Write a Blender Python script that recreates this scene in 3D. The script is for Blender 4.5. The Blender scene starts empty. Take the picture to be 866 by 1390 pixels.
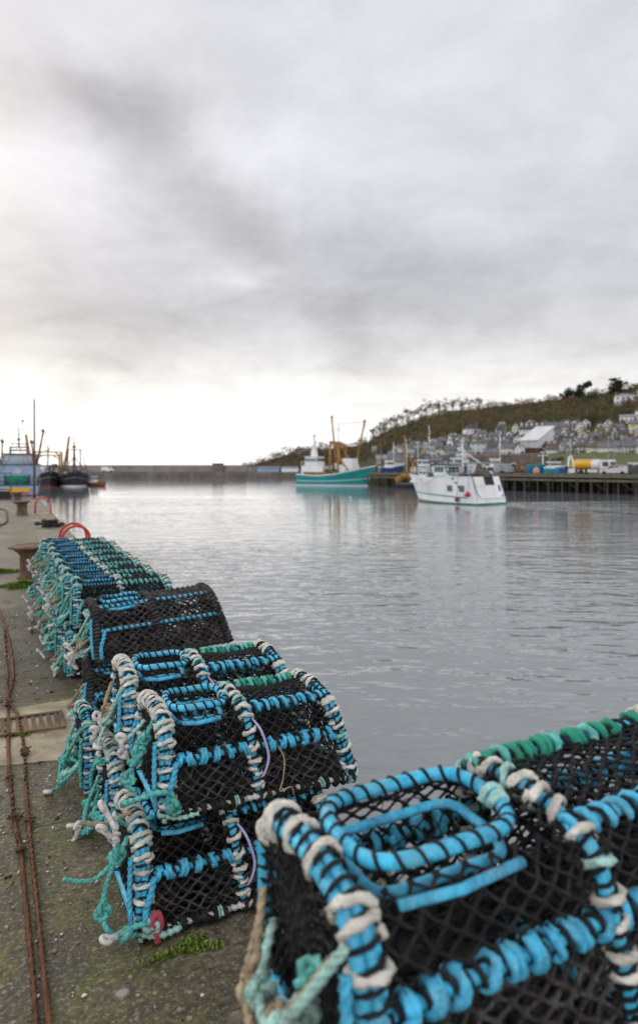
import bpy, math, random
import numpy as np
from mathutils import Vector, Matrix, Euler, noise as mnoise
rnd = random.Random(7)
S = bpy.context.scene
COL = S.collection
R = math.radians
PI = math.pi
F = 26.0 / 24.0 * 866.0          # focal length of the lens in photo pixels
HOR, EYE, SEA = 634.0, 1.6, -2.6
QA = R(24.15)                    # the quay runs away to the left of the view
QP = Vector((math.cos(QA), math.sin(QA), 0))
QU = Vector((-math.sin(QA), math.cos(QA), 0))

def Q(v, u, z=0.0):
    p = QP * v + QU * u
    return Vector((p.x, p.y, z))
def ray(px, d, z=0.0):
    return Vector(((px - 433.0) / F * d, d, z))
def ground(px, py, z=0.0):
    d = F * (EYE - z) / (py - HOR)
    return ray(px, d, z)
def interp(x, xs, ys):
    return float(np.interp(x, xs, ys))

# ---------------------------------------------------------------- materials
def nodes_of(name):
    m = bpy.data.materials.new(name); m.use_nodes = True
    nt = m.node_tree; nt.nodes.clear()
    return m, nt
class G:
    def __init__(s, nt): s.nt = nt
    def n(s, t, **kw):
        nd = s.nt.nodes.new(t)
        for k, v in kw.items(): setattr(nd, k, v)
        return nd
    def put(s, nd, key, val):
        if isinstance(val, bpy.types.NodeSocket): s.nt.links.new(val, nd.inputs[key])
        else: nd.inputs[key].default_value = val
    def m(s, op, a, b=None, c=None, clamp=False):
        nd = s.n('ShaderNodeMath', operation=op, use_clamp=clamp)
        s.put(nd, 0, a)
        if b is not None: s.put(nd, 1, b)
        if c is not None: s.put(nd, 2, c)
        return nd.outputs[0]
    def noise(s, vec, scale, detail=4, rough=.55, dist=0.0):
        nd = s.n('ShaderNodeTexNoise')
        s.put(nd, 'Vector', vec); nd.inputs['Scale'].default_value = scale
        nd.inputs['Detail'].default_value = detail; nd.inputs['Roughness'].default_value = rough
        nd.inputs['Distortion'].default_value = dist
        return nd.outputs['Fac']
    def ramp(s, fac, stops, interp='LINEAR'):
        nd = s.n('ShaderNodeValToRGB'); s.put(nd, 0, fac)
        cr = nd.color_ramp; cr.interpolation = interp
        while len(cr.elements) < len(stops): cr.elements.new(.5)
        for e, (p, c) in zip(cr.elements, stops):
            e.position = p
            e.color = (c, c, c, 1) if isinstance(c, (int, float)) else (c[0], c[1], c[2], 1)
        return nd.outputs[0]
    def mix(s, fac, a, b, mode='MIX'):
        nd = s.n('ShaderNodeMix', data_type='RGBA', blend_type=mode)
        s.put(nd, 0, fac)
        for i, v in ((6, a), (7, b)):
            if isinstance(v, bpy.types.NodeSocket): s.nt.links.new(v, nd.inputs[i])
            else: nd.inputs[i].default_value = (v[0], v[1], v[2], 1)
        return nd.outputs[2]
    def mapping(s, vec, scale=(1, 1, 1), rot=(0, 0, 0), loc=(0, 0, 0)):
        nd = s.n('ShaderNodeMapping'); s.put(nd, 0, vec)
        nd.inputs['Scale'].default_value = scale; nd.inputs['Rotation'].default_value = rot
        nd.inputs['Location'].default_value = loc
        return nd.outputs[0]
    def bump(s, h, strength=.3, dist=.01, normal=None):
        nd = s.n('ShaderNodeBump'); s.put(nd, 'Height', h)
        nd.inputs['Strength'].default_value = strength; nd.inputs['Distance'].default_value = dist
        if normal is not None: s.nt.links.new(normal, nd.inputs['Normal'])
        return nd.outputs[0]
    def out(s, color, rough, normal=None, metallic=0.0, spec=None, trans=0):
        b = s.n('ShaderNodeBsdfPrincipled')
        if isinstance(color, (tuple, list)): color = (color[0], color[1], color[2], 1)
        s.put(b, 'Base Color', color); s.put(b, 'Roughness', rough); s.put(b, 'Metallic', metallic)
        if spec is not None: b.inputs['Specular IOR Level'].default_value = spec
        if normal is not None: s.nt.links.new(normal, b.inputs['Normal'])
        o = s.n('ShaderNodeOutputMaterial'); s.nt.links.new(b.outputs[0], o.inputs[0])
        return b

def mat(name, c, rough=.7, var=.25, scale=6.0, bump=.25, bdist=.01, metallic=0.0, dirt=None, dirt_amt=.4, coord='Object', spec=.35, streak=False, bleach=None):
    """worn painted / cloth / stone surface: colour breaks up with noise, dirt gathers in patches"""
    m, nt = nodes_of(name); g = G(nt)
    tc = g.n('ShaderNodeTexCoord').outputs[coord]
    n1 = g.noise(tc, scale, 5, .6)
    lo = tuple(max(0, x * (1 - var)) for x in c); hi = tuple(min(1, x * (1 + var)) for x in c)
    col = g.ramp(n1, [(.3, lo), (.7, hi)])
    if dirt is not None:
        v2 = g.mapping(tc, (1, 1, .12) if streak else (1, 1, 1), (0, 0, 0), (3.1, 7.7, 1.3))
        n2 = g.noise(v2, scale * .6, 6, .65)
        f = g.ramp(n2, [(.46, 0.0), (.72, dirt_amt)])
        col = g.mix(f, col, dirt)
    if bleach is not None:
        n4 = g.noise(g.mapping(tc, (1, 1, 1), (0, 0, 0), (9.3, 2.2, 4.1)), scale * 1.7, 5, .7)
        col = g.mix(g.ramp(n4, [(.52, 0.0), (.66, .7)]), col, bleach)
        n5 = g.noise(tc, scale * 4.5, 4, .7)
        col = g.mix(g.ramp(n5, [(.56, 0.0), (.68, .75)]), col, tuple(x * .18 for x in c))
    n3 = g.noise(tc, scale * 6, 3, .6)
    nm = g.bump(n3, bump, bdist) if bump else None
    r = g.ramp(n1, [(.2, max(.03, rough - .12)), (.8, min(1, rough + .1))])
    g.out(col, r, nm, metallic, spec)
    return m

M = {}
def setup_materials():
    # ropes, tubing and nets of the pots (object space: metres)
    M['blue'] = mat('blue_tubing', (.055, .50, .82), .5, .35, 22, .35, .003, dirt=(.12, .22, .25), dirt_amt=.75, bleach=(.25, .55, .68))
    M['blue_far'] = mat('weathered_blue_tubing', (.045, .37, .60), .6, .5, 22, .35, .003, dirt=(.05, .10, .12), dirt_amt=.9)
    M['blue_rope'] = mat('blue_rope', (.07, .47, .74), .75, .4, 30, .5, .003, dirt=(.12, .15, .15), dirt_amt=.5, bleach=(.22, .55, .66))
    M['white_rope'] = mat('off_white_rope', (.72, .68, .60), .8, .25, 26, .5, .003, dirt=(.26, .21, .15), dirt_amt=.7, bleach=(.86, .84, .80))
    M['pale_turq'] = mat('pale_turquoise_rope', (.38, .64, .58), .8, .35, 26, .5, .003, dirt=(.20, .19, .14), dirt_amt=.75, bleach=(.55, .70, .64))
    M['turq'] = mat('turquoise_rope', (.10, .47, .42), .75, .35, 26, .5, .003, dirt=(.12, .16, .13), dirt_amt=.75, bleach=(.30, .58, .52))
    M['green_rope'] = mat('green_twine', (.02, .32, .20), .75, .35, 30, .5, .003, dirt=(.05, .10, .07), dirt_amt=.5)
    M['beige_rope'] = mat('beige_rope', (.42, .33, .22), .85, .3, 26, .5, .003, dirt=(.15, .11, .07), dirt_amt=.5)
    M['net'] = mat('black_net', (.0095, .009, .010), .85, .5, 30, .4, .002, dirt=(.05, .047, .042), dirt_amt=.6)
    M['net_grey'] = mat('weathered_black_net', (.032, .029, .029), .9, .5, 30, .4, .002, dirt=(.16, .145, .14), dirt_amt=.75)
    M['rubber'] = mat('black_rubber', (.015, .015, .016), .7, .3, 14, .3, .004, dirt=(.05, .05, .04))
    M['toggle'] = mat('white_plastic_toggle', (.68, .63, .60), .5, .2, 24, .2, .002, dirt=(.28, .22, .17), dirt_amt=.6)
    M['violet'] = mat('lavender_strap', (.42, .40, .66), .5, .2, 24, .1, .002)
    M['redtag'] = mat('faded_red_cord', (.42, .07, .10), .7, .3, 24, .2, .002)
    # quay
    M['rust'] = mat('rusty_iron', (.17, .068, .030), .9, .5, 14, .6, .006, dirt=(.05, .03, .022), dirt_amt=.8)
    M['rustdark'] = mat('dark_rusted_iron', (.10, .062, .040), .85, .5, 9, .6, .01, dirt=(.30, .185, .10), dirt_amt=.7)
    M['red'] = mat('red_paint', (.50, .035, .022), .45, .25, 8, .2, .004, dirt=(.2, .06, .03), dirt_amt=.5)
    M['yellowpaint'] = mat('worn_yellow_paint', (.42, .28, .04), .8, .3, 6, .3, .004, dirt=(.2, .18, .14), dirt_amt=.9)
    M['grass'] = mat('grass_blades', (.12, .23, .025), .7, .5, 9, .1, .002, dirt=(.20, .24, .04), dirt_amt=.7)
    M['moss'] = mat('moss', (.18, .20, .03), .95, .5, 20, .8, .01, dirt=(.06, .05, .02), dirt_amt=.7)
    M['dark'] = mat('dark_tar_and_shade', (.03, .026, .022), .85, .4, 8, .4, .01)
    # boats
    M['bwhite'] = mat('white_boat_paint', (.80, .82, .85), .35, .06, .6, .08, .01, dirt=(.50, .40, .30), dirt_amt=.4, streak=True)
    M['bgreen'] = mat('green_boat_stripe', (.01, .26, .18), .4, .15, 1.5, .1, .01)
    M['bred'] = mat('red_antifouling', (.22, .035, .03), .6, .3, 1.5, .2, .01)
    M['teal'] = mat('teal_boat_paint', (.012, .30, .29), .4, .15, .8, .1, .01, dirt=(.10, .18, .16), dirt_amt=.5, streak=True)
    M['bblack'] = mat('black_boat_paint', (.022, .022, .026), .4, .3, .8, .1, .01, dirt=(.09, .06, .05), dirt_amt=.6, streak=True)
    M['bblue'] = mat('blue_grey_boat_paint', (.28, .37, .52), .45, .15, .8, .1, .01, dirt=(.18, .17, .18), dirt_amt=.4, streak=True)
    M['bdkblue'] = mat('navy_boat_paint', (.03, .07, .20), .4, .15, .8, .1, .01)
    M['brightblue'] = mat('bright_blue_boat_paint', (.01, .16, .38), .45, .15, .8, .1, .01)
    M['gantry'] = mat('ochre_gantry_paint', (.36, .19, .04), .6, .3, 1.2, .2, .01, dirt=(.12, .06, .03), dirt_amt=.7)
    M['tan'] = mat('tan_net_heap', (.30, .18, .05), .95, .5, 2.5, .8, .05, dirt=(.08, .05, .03), dirt_amt=.7)
    M['grey'] = mat('grey_metal', (.30, .31, .33), .5, .2, 2, .1, .01, dirt=(.15, .1, .07), dirt_amt=.4)
    M['dkgrey'] = mat('dark_grey_metal', (.06, .062, .068), .6, .3, 2, .2, .01)
    M['glass'] = mat('window_glass', (.02, .024, .028), .08, .2, .5, 0, spec=.6)
    M['lightglass'] = mat('pale_window_glass', (.45, .46, .42), .15, .2, .5, 0, spec=.6)  # pale glass colour for wheelhouse panes and headlights
    M['brownglass'] = mat('brown_window_glass', (.11, .09, .085), .12, .2, .5, 0, spec=.6)
    M['buoyred'] = mat('red_fender', (.48, .02, .035), .4, .2, 2, .1, .01)
    M['buoybrown'] = mat('faded_red_fender', (.22, .05, .05), .6, .3, 2, .1, .01)
    M['salmon'] = mat('salmon_buoy', (.62, .27, .20), .5, .2, 2, .1, .01)
    M['olive'] = mat('olive_net', (.10, .10, .065), .9, .4, 3, .6, .03)
    M['greennet'] = mat('green_trawl_net', (.005, .20, .13), .9, .5, 4, .8, .03)
    M['orange'] = mat('orange_paint', (.5, .16, .03), .5, .3, 2, .1, .01)
    # pier, walls
    M['timber'] = mat('weathered_timber', (.17, .15, .11), .9, .35, 2.5, .5, .02, dirt=(.06, .07, .035), dirt_amt=.7)
    M['pile'] = mat('weedy_timber_pile', (.085, .075, .06), .9, .5, 1.2, .5, .03, dirt=(.03, .03, .022), dirt_amt=.8, streak=True)
    M['darkwall'] = mat('dark_quay_wall', (.028, .025, .023), .8, .4, .8, .5, .05)  # near-black base colour for the wall behind the pier piles
    M['breakwater'] = mat('breakwater_stone', (.17, .145, .128), .9, .35, .25, .5, .1, dirt=(.09, .08, .072), dirt_amt=.7)
    M['parapet'] = mat('breakwater_parapet', (.27, .24, .225), .9, .25, .2, .5, .1, dirt=(.15, .135, .125), dirt_amt=.6)
    M['asphalt'] = mat('quay_tarmac', (.10, .095, .09), .9, .3, .7, .4, .02)
    M['stone'] = mat('brown_stone_wall', (.17, .14, .115), .95, .4, .9, .6, .06, dirt=(.08, .07, .05), dirt_amt=.6)
    # houses
    for nme, c in dict(w_white=(.82, .82, .81), w_cream=(.76, .68, .52), w_grey=(.36, .35, .34), w_peach=(.62, .38, .22),
                       w_blue=(.55, .64, .72), w_stone=(.23, .20, .165), w_yellow=(.68, .62, .32), w_brown=(.17, .125, .10), w_chim=(.22, .19, .165)).items():
        M[nme] = mat('house_' + nme[2:], c, .85, .1, .5, .25, .03, dirt=tuple(x * .55 for x in c), dirt_amt=.4, streak=True)
    for nme, c in dict(r_slate=(.135, .14, .155), r_dark=(.06, .062, .072), r_brown=(.10, .08, .07), r_light=(.27, .275, .29), r_moss=(.10, .10, .055)).items():
        M[nme] = mat('roof_' + nme[2:], c, .8, .25, 1.2, .5, .04, dirt=(.15, .14, .10), dirt_amt=.4)
    M['pot_clay'] = mat('chimney_clay', (.20, .12, .09), .85, .3, 2, .2, .02)
    M['corrug'] = mat('pale_corrugated_sheet', (.66, .67, .68), .5, .08, .8, .1, .01, dirt=(.4, .36, .32), dirt_amt=.5, streak=True)
    M['redbrick'] = mat('red_brown_cladding', (.20, .08, .055), .9, .3, 1, .3, .03)
    # foliage
    for nme, c in dict(f_brown=(.17, .122, .075), f_rust=(.20, .128, .068), f_olive=(.135, .122, .062), f_green=(.075, .10, .042),
                       f_dark=(.05, .06, .04), f_lime=(.15, .16, .06), f_twig=(.060, .046, .036), f_pine=(.022, .031, .025)).items():
        M[nme] = mat('foliage_' + nme[2:], c, .95, .45, .35, 0, dirt=tuple(x * .45 for x in c), dirt_amt=.7, spec=.1)
    M['bark'] = mat('bark', (.04, .032, .026), .95, .3, 1, .5, .05)
    M['lawn'] = mat('grass_bank', (.085, .105, .03), .95, .4, .4, .6, .1, dirt=(.13, .10, .05), dirt_amt=.7)
    # vehicles and people
    M['tankyellow'] = mat('yellow_tank_paint', (.72, .36, .01), .35, .08, .8, .05, .01)
    M['carwhite'] = mat('white_vehicle_paint', (.74, .74, .74), .3, .06, .8, .05, .01)
    M['silver'] = mat('silver_car_paint', (.40, .40, .41), .3, .1, .8, .05, .01, metallic=.4)
    M['tyre'] = mat('tyre_rubber', (.018, .018, .018), .85, .2, 4, .2, .01)
    M['cardark'] = mat('dark_car_paint', (.04, .045, .055), .3, .1, .8, .05, .01)
    M['skin'] = mat('skin', (.42, .25, .18), .6, .1, 4, .1, .005)
    M['navycloth'] = mat('navy_clothing', (.025, .03, .06), .9, .2, 4, .3, .01)
    M['orangecloth'] = mat('orange_oilskins', (.5, .16, .05), .7, .2, 4, .3, .01)
    M['gull'] = mat('gull_feathers', (.55, .55, .56), .8, .2, 6, .2, .01)

# ---------------------------------------------------------------- mesh builder
class MB:
    def __init__(s): s.v = []; s.f = []; s.mi = []; s.sm = []
    def add(s, vs, fs, mi=0, smooth=False):
        o = len(s.v); s.v.extend([tuple(p) for p in vs])
        for f in fs:
            s.f.append(tuple(i + o for i in f)); s.mi.append(mi); s.sm.append(smooth)
    def box(s, c, size, mi=0, rot=None, taper=(1, 1)):
        cx, cy, cz = c; hx, hy, hz = size[0] / 2, size[1] / 2, size[2] / 2
        vs = []
        for z, tx, ty in ((-hz, 1, 1), (hz, taper[0], taper[1])):
            for x, y in ((-hx, -hy), (hx, -hy), (hx, hy), (-hx, hy)):
                vs.append(Vector((x * tx, y * ty, z)))
        if rot is not None:
            rm = Euler(rot).to_matrix(); vs = [rm @ p for p in vs]
        vs = [(p.x + cx, p.y + cy, p.z + cz) for p in vs]
        s.add(vs, [(3, 2, 1, 0), (4, 5, 6, 7), (0, 1, 5, 4), (1, 2, 6, 5), (2, 3, 7, 6), (3, 0, 4, 7)], mi)
    def tube(s, path, r, sides=6, mi=0, closed=False, caps=True, smooth=True, lobes=0, twist=0.0):
        P = [Vector(p) for p in path]; n = len(P)
        if n < 2: return
        T, N, B = frames(P, closed)
        vs = []; L = 0.0
        for i in range(n):
            rr = r[i] if isinstance(r, (list, tuple)) else r
            if i: L += (P[i] - P[i - 1]).length
            for k in range(sides):
                a = 2 * PI * k / sides
                q = rr * (1 + .26 * math.cos(lobes * a)) if lobes else rr
                a2 = a + twist * L
                vs.append(P[i] + N[i] * (math.cos(a2) * q) + B[i] * (math.sin(a2) * q))
        fs = []
        m = n if closed else n - 1
        for i in range(m):
            j = (i + 1) % n
            for k in range(sides):
                k2 = (k + 1) % sides
                fs.append((i * sides + k, i * sides + k2, j * sides + k2, j * sides + k))
        if caps and not closed:
            fs.append(tuple(range(sides - 1, -1, -1))); fs.append(tuple((n - 1) * sides + k for k in range(sides)))
        s.add(vs, fs, mi, smooth)
    def bar(s, a, b, r, sides=4, mi=0): s.tube([a, b], r, sides, mi, smooth=sides > 5)
    def lathe(s, prof, seg=24, mi=0, c=(0, 0, 0), smooth=True, sx=1, sy=1):
        vs = []; fs = []; n = len(prof)
        for r, z in prof:
            for k in range(seg):
                a = 2 * PI * k / seg
                vs.append((c[0] + r * math.cos(a) * sx, c[1] + r * math.sin(a) * sy, c[2] + z))
        for i in range(n - 1):
            for k in range(seg):
                k2 = (k + 1) % seg
                fs.append((i * seg + k, i * seg + k2, (i + 1) * seg + k2, (i + 1) * seg + k))
        fs.append(tuple(range(seg - 1, -1, -1))); fs.append(tuple((n - 1) * seg + k for k in range(seg)))
        s.add(vs, fs, mi, smooth)
    def ball(s, c, r, mi=0, seg=10, rings=7, jit=0.0, rg=None):
        rx, ry, rz = (r, r, r) if isinstance(r, (int, float)) else r
        vs = [(c[0], c[1], c[2] - rz)]
        for i in range(1, rings):
            ph = -PI / 2 + PI * i / rings
            for k in range(seg):
                a = 2 * PI * k / seg
                q = 1 + (rg.uniform(-jit, jit) if rg else 0)
                vs.append((c[0] + rx * q * math.cos(ph) * math.cos(a), c[1] + ry * q * math.cos(ph) * math.sin(a), c[2] + rz * q * math.sin(ph)))
        vs.append((c[0], c[1], c[2] + rz)); fs = []
        for k in range(seg):
            k2 = (k + 1) % seg
            fs.append((0, 1 + k2, 1 + k)); e = 1 + (rings - 2) * seg
            fs.append((e + k, e + k2, len(vs) - 1))
            for i in range(rings - 2):
                a = 1 + i * seg; fs.append((a + k, a + k2, a + seg + k2, a + seg + k))
        s.add(vs, fs, mi, True)
    def prism(s, poly, axis_y0, axis_y1, mi=0):
        """side outline (x, z) extruded across y"""
        n = len(poly)
        vs = [(x, axis_y0, z) for x, z in poly] + [(x, axis_y1, z) for x, z in poly]
        fs = [tuple(range(n)), tuple(range(2 * n - 1, n - 1, -1))]
        for i in range(n):
            j = (i + 1) % n; fs.append((j, i, n + i, n + j))
        s.add(vs, fs, mi)
    def mesh(s, name, mats):
        me = bpy.data.meshes.new(name)
        me.from_pydata(s.v, [], s.f)
        for m in mats: me.materials.append(m)
        me.polygons.foreach_set('material_index', s.mi); me.polygons.foreach_set('use_smooth', s.sm)
        me.update()
        return me

def frames(P, closed=False):
    n = len(P); T = []
    for i in range(n):
        if closed: t = P[(i + 1) % n] - P[i - 1]
        else: t = P[min(i + 1, n - 1)] - P[max(i - 1, 0)]
        T.append(t.normalized() if t.length > 1e-9 else Vector((0, 0, 1)))
    up = Vector((0, 0, 1)) if abs(T[0].z) < .9 else Vector((1, 0, 0))
    N = [(up - T[0] * up.dot(T[0])).normalized()]
    for i in range(1, n):
        v = N[-1] - T[i] * N[-1].dot(T[i])
        N.append(v.normalized() if v.length > 1e-6 else N[-1])
    return T, N, [T[i].cross(N[i]) for i in range(n)]

def link(name, me, parent=None, loc=None, rot=None, scale=None):
    o = bpy.data.objects.new(name, me); COL.objects.link(o)
    if parent is not None: o.parent = parent
    if loc is not None: o.location = loc
    if rot is not None: o.rotation_euler = rot
    if scale is not None: o.scale = scale
    return o
def obj(name, mb, mats, parent=None, loc=None, rot=None):
    mats = mats if isinstance(mats, (list, tuple)) else [mats]
    return link(name, mb.mesh(name, [M[m] if isinstance(m, str) else m for m in mats]), parent, loc, rot)
def tag(o, label=None, cat=None, group=None, kind=None):
    if label: o['label'] = label
    if cat: o['category'] = cat
    if group: o['group'] = group
    if kind: o['kind'] = kind
    return o
def thing(name, label, cat, loc=(0, 0, 0), rz=0.0, group=None):
    o = bpy.data.objects.new(name, None); COL.objects.link(o)
    o.empty_display_size = .2; o.location = loc; o.rotation_euler = (0, 0, rz)
    return tag(o, label, cat, group)
def copy_tree(o, parent=None):
    c = o.copy(); COL.objects.link(c)
    if parent is not None: c.parent = parent
    for ch in list(o.children): copy_tree(ch, c)
    return c
setup_materials()
# ---------------------------------------------------------------- world, sun, camera
SUN_EL, SUN_AZ = R(24), R(-38)      # azimuth from +Y, negative = left
w = bpy.data.worlds.new('World'); S.world = w; w.use_nodes = True
nt = w.node_tree; nt.nodes.clear(); g = G(nt)
tc = g.n('ShaderNodeTexCoord').outputs['Generated']
sep = g.n('ShaderNodeSeparateXYZ'); g.put(sep, 0, tc)
X, Y, Z = sep.outputs
el0 = g.m('ARCSINE', g.m('MAXIMUM', Z, -.05))
az0 = g.m('ARCTAN2', X, Y)
zz = g.m('ADD', g.m('MAXIMUM', Z, 0.0), .20)
cmb = g.n('ShaderNodeCombineXYZ')
g.put(cmb, 0, g.m('DIVIDE', X, zz)); g.put(cmb, 1, g.m('DIVIDE', Y, zz)); cmb.inputs[2].default_value = 4.3
P = cmb.outputs[0]
wn = g.n('ShaderNodeTexNoise'); g.put(wn, 'Vector', tc); wn.inputs['Scale'].default_value = 6.5
wn.inputs['Detail'].default_value = 5; wn.inputs['Roughness'].default_value = .58
ws = g.n('ShaderNodeSeparateColor'); g.put(ws, 0, wn.outputs['Color'])
az = g.m('ADD', az0, g.m('MULTIPLY', g.m('SUBTRACT', ws.outputs[0], .5), .34))
el = g.m('ADD', el0, g.m('MULTIPLY', g.m('SUBTRACT', ws.outputs[1], .5), .15))
base = g.ramp(g.m('DIVIDE', el, R(90)), [(0, 1.05), (.045, 1.02), (.075, .92), (.105, .74), (.145, .70), (.19, .675), (.24, .70), (.30, .74), (.37, .77), (.5, .72), (1, .66)])
def ang(px, py):
    x, y, z = (px - 433) / F, 1.0, (HOR - py) / F
    return math.atan2(x, y), math.atan2(z, math.hypot(x, y))
total = base
for px, py, sx, sy, amp in [(360, 225, 170, 60, .17), (45, 225, 130, 60, .13), (285, 370, 60, 28, .15), (430, 40, 240, 60, .08), (20, 80, 130, 60, .04),
                            (200, 195, 120, 58, -.20), (110, 130, 150, 40, -.17), (330, 300, 130, 46, -.19), (100, 430, 240, 34, -.09), (440, 400, 300, 55, -.16), (740, 400, 260, 80, .0),
                            (170, 600, 360, 45, .36), (640, 300, 170, 60, .05), (600, 470, 200, 30, .06), (700, 170, 190, 70, .03), (330, 520, 200, 20, .04)]:
    a0, e0 = ang(px, py)
    da = g.m('DIVIDE', g.m('SUBTRACT', az, a0), sx / F); de = g.m('DIVIDE', g.m('SUBTRACT', el, e0), sy / F)
    q = g.m('ADD', g.m('MULTIPLY', da, da), g.m('MULTIPLY', de, de))
    ga = g.m('POWER', 2.71828, g.m('MULTIPLY', q, -1.0))
    total = g.m('MULTIPLY_ADD', ga, amp, total)
n1 = g.noise(P, 1.5, 7, .56, .5); n2 = g.noise(P, 4.6, 7, .6, .5)
total = g.m('MULTIPLY_ADD', g.m('SUBTRACT', n1, .5), .38, total)
total = g.m('MULTIPLY_ADD', g.m('SUBTRACT', n2, .5), .30, total)
n3 = g.noise(g.mapping(tc, (1.2, 1.2, 14)), 2.4, 4, .55)
lowmask = g.ramp(g.m('DIVIDE', el0, R(90)), [(.0, .7), (.06, 1.0), (.11, 0.0)])
total = g.m('ADD', total, g.m('MULTIPLY', g.m('MULTIPLY', g.m('SUBTRACT', n3, .5), lowmask), .32))
total = g.m('ADD', total, g.m('MULTIPLY', g.m('MAXIMUM', g.m('MULTIPLY', Y, -1.0), 0.0), .95))  # sky behind the camera brightened, added to light surfaces facing the view
total = g.m('MINIMUM', g.m('MAXIMUM', g.m('ADD', total, .025), .22), 1.6)
warm = g.ramp(g.m('DIVIDE', el0, R(90)), [(0, (1.0, .972, .945)), (.08, (1.0, .988, .978)), (.16, (.965, .968, 1.02)), (.4, (.965, .973, 1.02)), (1, (.96, .98, 1.03))])
hor_blue = g.ramp(g.m('DIVIDE', el0, R(90)), [(.015, 0.0), (.035, .12), (.06, 0.0)])
cloud = g.mix(1.0, warm, total, 'MULTIPLY')
cloud = g.mix(hor_blue, cloud, (.80, .90, 1.0))
sky = g.n('ShaderNodeTexSky', sky_type='NISHITA')
sky.sun_disc = False; sky.sun_elevation = SUN_EL; sky.sun_rotation = SUN_AZ
sky.dust_density = 3.0
skyc = g.mix(1.0, sky.outputs[0], (.10, .10, .10), 'MULTIPLY')
fin = g.mix(.93, skyc, cloud)
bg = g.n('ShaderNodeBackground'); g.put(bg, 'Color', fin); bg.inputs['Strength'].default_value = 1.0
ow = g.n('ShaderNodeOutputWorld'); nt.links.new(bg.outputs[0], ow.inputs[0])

sl = bpy.data.lights.new('sun', 'SUN'); sl.energy = 1.2; sl.angle = R(35); sl.color = (1.0, .93, .85)
so = bpy.data.objects.new('sun', sl); COL.objects.link(so)
sd = Vector((math.sin(SUN_AZ) * math.cos(SUN_EL), math.cos(SUN_AZ) * math.cos(SUN_EL), math.sin(SUN_EL)))
so.rotation_euler = sd.to_track_quat('Z', 'Y').to_euler(); so.location = sd * 60

cd = bpy.data.cameras.new('camera'); co = bpy.data.objects.new('camera', cd); COL.objects.link(co)
co.location = (0, 0, EYE); co.rotation_euler = (R(90), 0, 0)
cd.sensor_fit = 'HORIZONTAL'; cd.sensor_width = 24; cd.lens = 26; cd.shift_y = -61 / 866
cd.clip_start = .05; cd.clip_end = 9000
cd.dof.use_dof = True; cd.dof.focus_distance = 2.9; cd.dof.aperture_fstop = 2.6; cd.dof.aperture_blades = 0
S.camera = co
S.view_settings.view_transform = 'Standard'; S.view_settings.look = 'None'; S.view_settings.exposure = 0
S.cycles.use_denoising = True; S.cycles.max_bounces = 6; S.cycles.sample_clamp_indirect = 4

# ---------------------------------------------------------------- water
m, nt = nodes_of('harbour_water'); g = G(nt)
tc = g.n('ShaderNodeTexCoord').outputs['Object']
v1 = g.mapping(tc, (.32, .75, 1), (0, 0, R(-8)))
v2 = g.mapping(tc, (.75, 1.55, 1), (0, 0, R(10)))
v3 = g.mapping(tc, (3.2, 6.0, 1), (0, 0, R(-20)))
patch = g.ramp(g.noise(g.mapping(tc, (.02, .06, 1)), 1.0, 3, .5), [(.35, .45), (.65, 1.0)])
h = g.m('MULTIPLY', g.noise(v1, 1.0, 3, .5, .3), .48)
h = g.m('MULTIPLY_ADD', g.noise(v2, 1.0, 2, .5, .4), .34, h)
h = g.m('MULTIPLY_ADD', g.noise(v3, 1.0, 2, .5), .045, h)
sp0 = g.n('ShaderNodeSeparateXYZ'); g.put(sp0, 0, tc)
fade = g.ramp(g.m('MULTIPLY', g.m('SQRT', g.m('ADD', g.m('MULTIPLY', sp0.outputs[0], sp0.outputs[0]), g.m('MULTIPLY', sp0.outputs[1], sp0.outputs[1]))), .01), [(0, .5), (.15, .85), (.4, .5), (.7, .28), (1, .15)])
h = g.m('MULTIPLY', g.m('MULTIPLY', h, patch), fade)
# the wake left behind the white boat: a band of steeper waves across the harbour to the right
sp = g.n('ShaderNodeSeparateXYZ'); g.put(sp, 0, tc)
wx, wy = sp.outputs[0], sp.outputs[1]
wake_sheen = 0.0
for ox, oy, dx, dy, wd, wl in ((20.5, 78.5, .59, -.81, 2.4, 3.0), (20.5, 78, .85, -.53, 1.3, 2.2), (20, 78, .30, -.95, 1.2, 2.2), (21.5, 80, .97, -.24, 1.4, 2.4), (22, 81, .985, .17, 1.2, 2.4)):
    along = g.m('ADD', g.m('MULTIPLY', g.m('SUBTRACT', wx, ox), dx), g.m('MULTIPLY', g.m('SUBTRACT', wy, oy), dy))
    acr = g.m('SUBTRACT', g.m('MULTIPLY', g.m('SUBTRACT', wy, oy), dx), g.m('MULTIPLY', g.m('SUBTRACT', wx, ox), dy))
    on = g.ramp(g.m('MULTIPLY', along, .05), [(.0, 0.0), (.04, 1.0), (.9, .5), (1.0, .35)])
    gz = g.m('POWER', 2.71828, g.m('MULTIPLY', g.m('MULTIPLY', acr, acr), -1 / (wd * wd)))
    wv = g.m('SINE', g.m('MULTIPLY', g.m('MULTIPLY_ADD', g.noise(v1, .8, 3), 3.0, acr), 2 * PI / wl))
    wake_sheen = g.m('MULTIPLY_ADD', g.m('MULTIPLY', on, gz), .6, wake_sheen)
    h = g.m('MULTIPLY_ADD', g.m('MULTIPLY', on, gz), g.m('MULTIPLY', wv, .22), h)
nm = g.bump(h, 1.0, .31)
wc = g.mix(g.m('MULTIPLY', wake_sheen, g.ramp(g.noise(v1, 1.0, 4, .6), [(.40, 0.0), (.62, .8)])), (.175, .195, .207), (.60, .62, .63))  # pale wake streaks: brighter sky reflection painted into the water colour
b = g.out(wc, .03, nm, 0, .5); b.inputs['IOR'].default_value = 1.85
M['water'] = m
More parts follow.
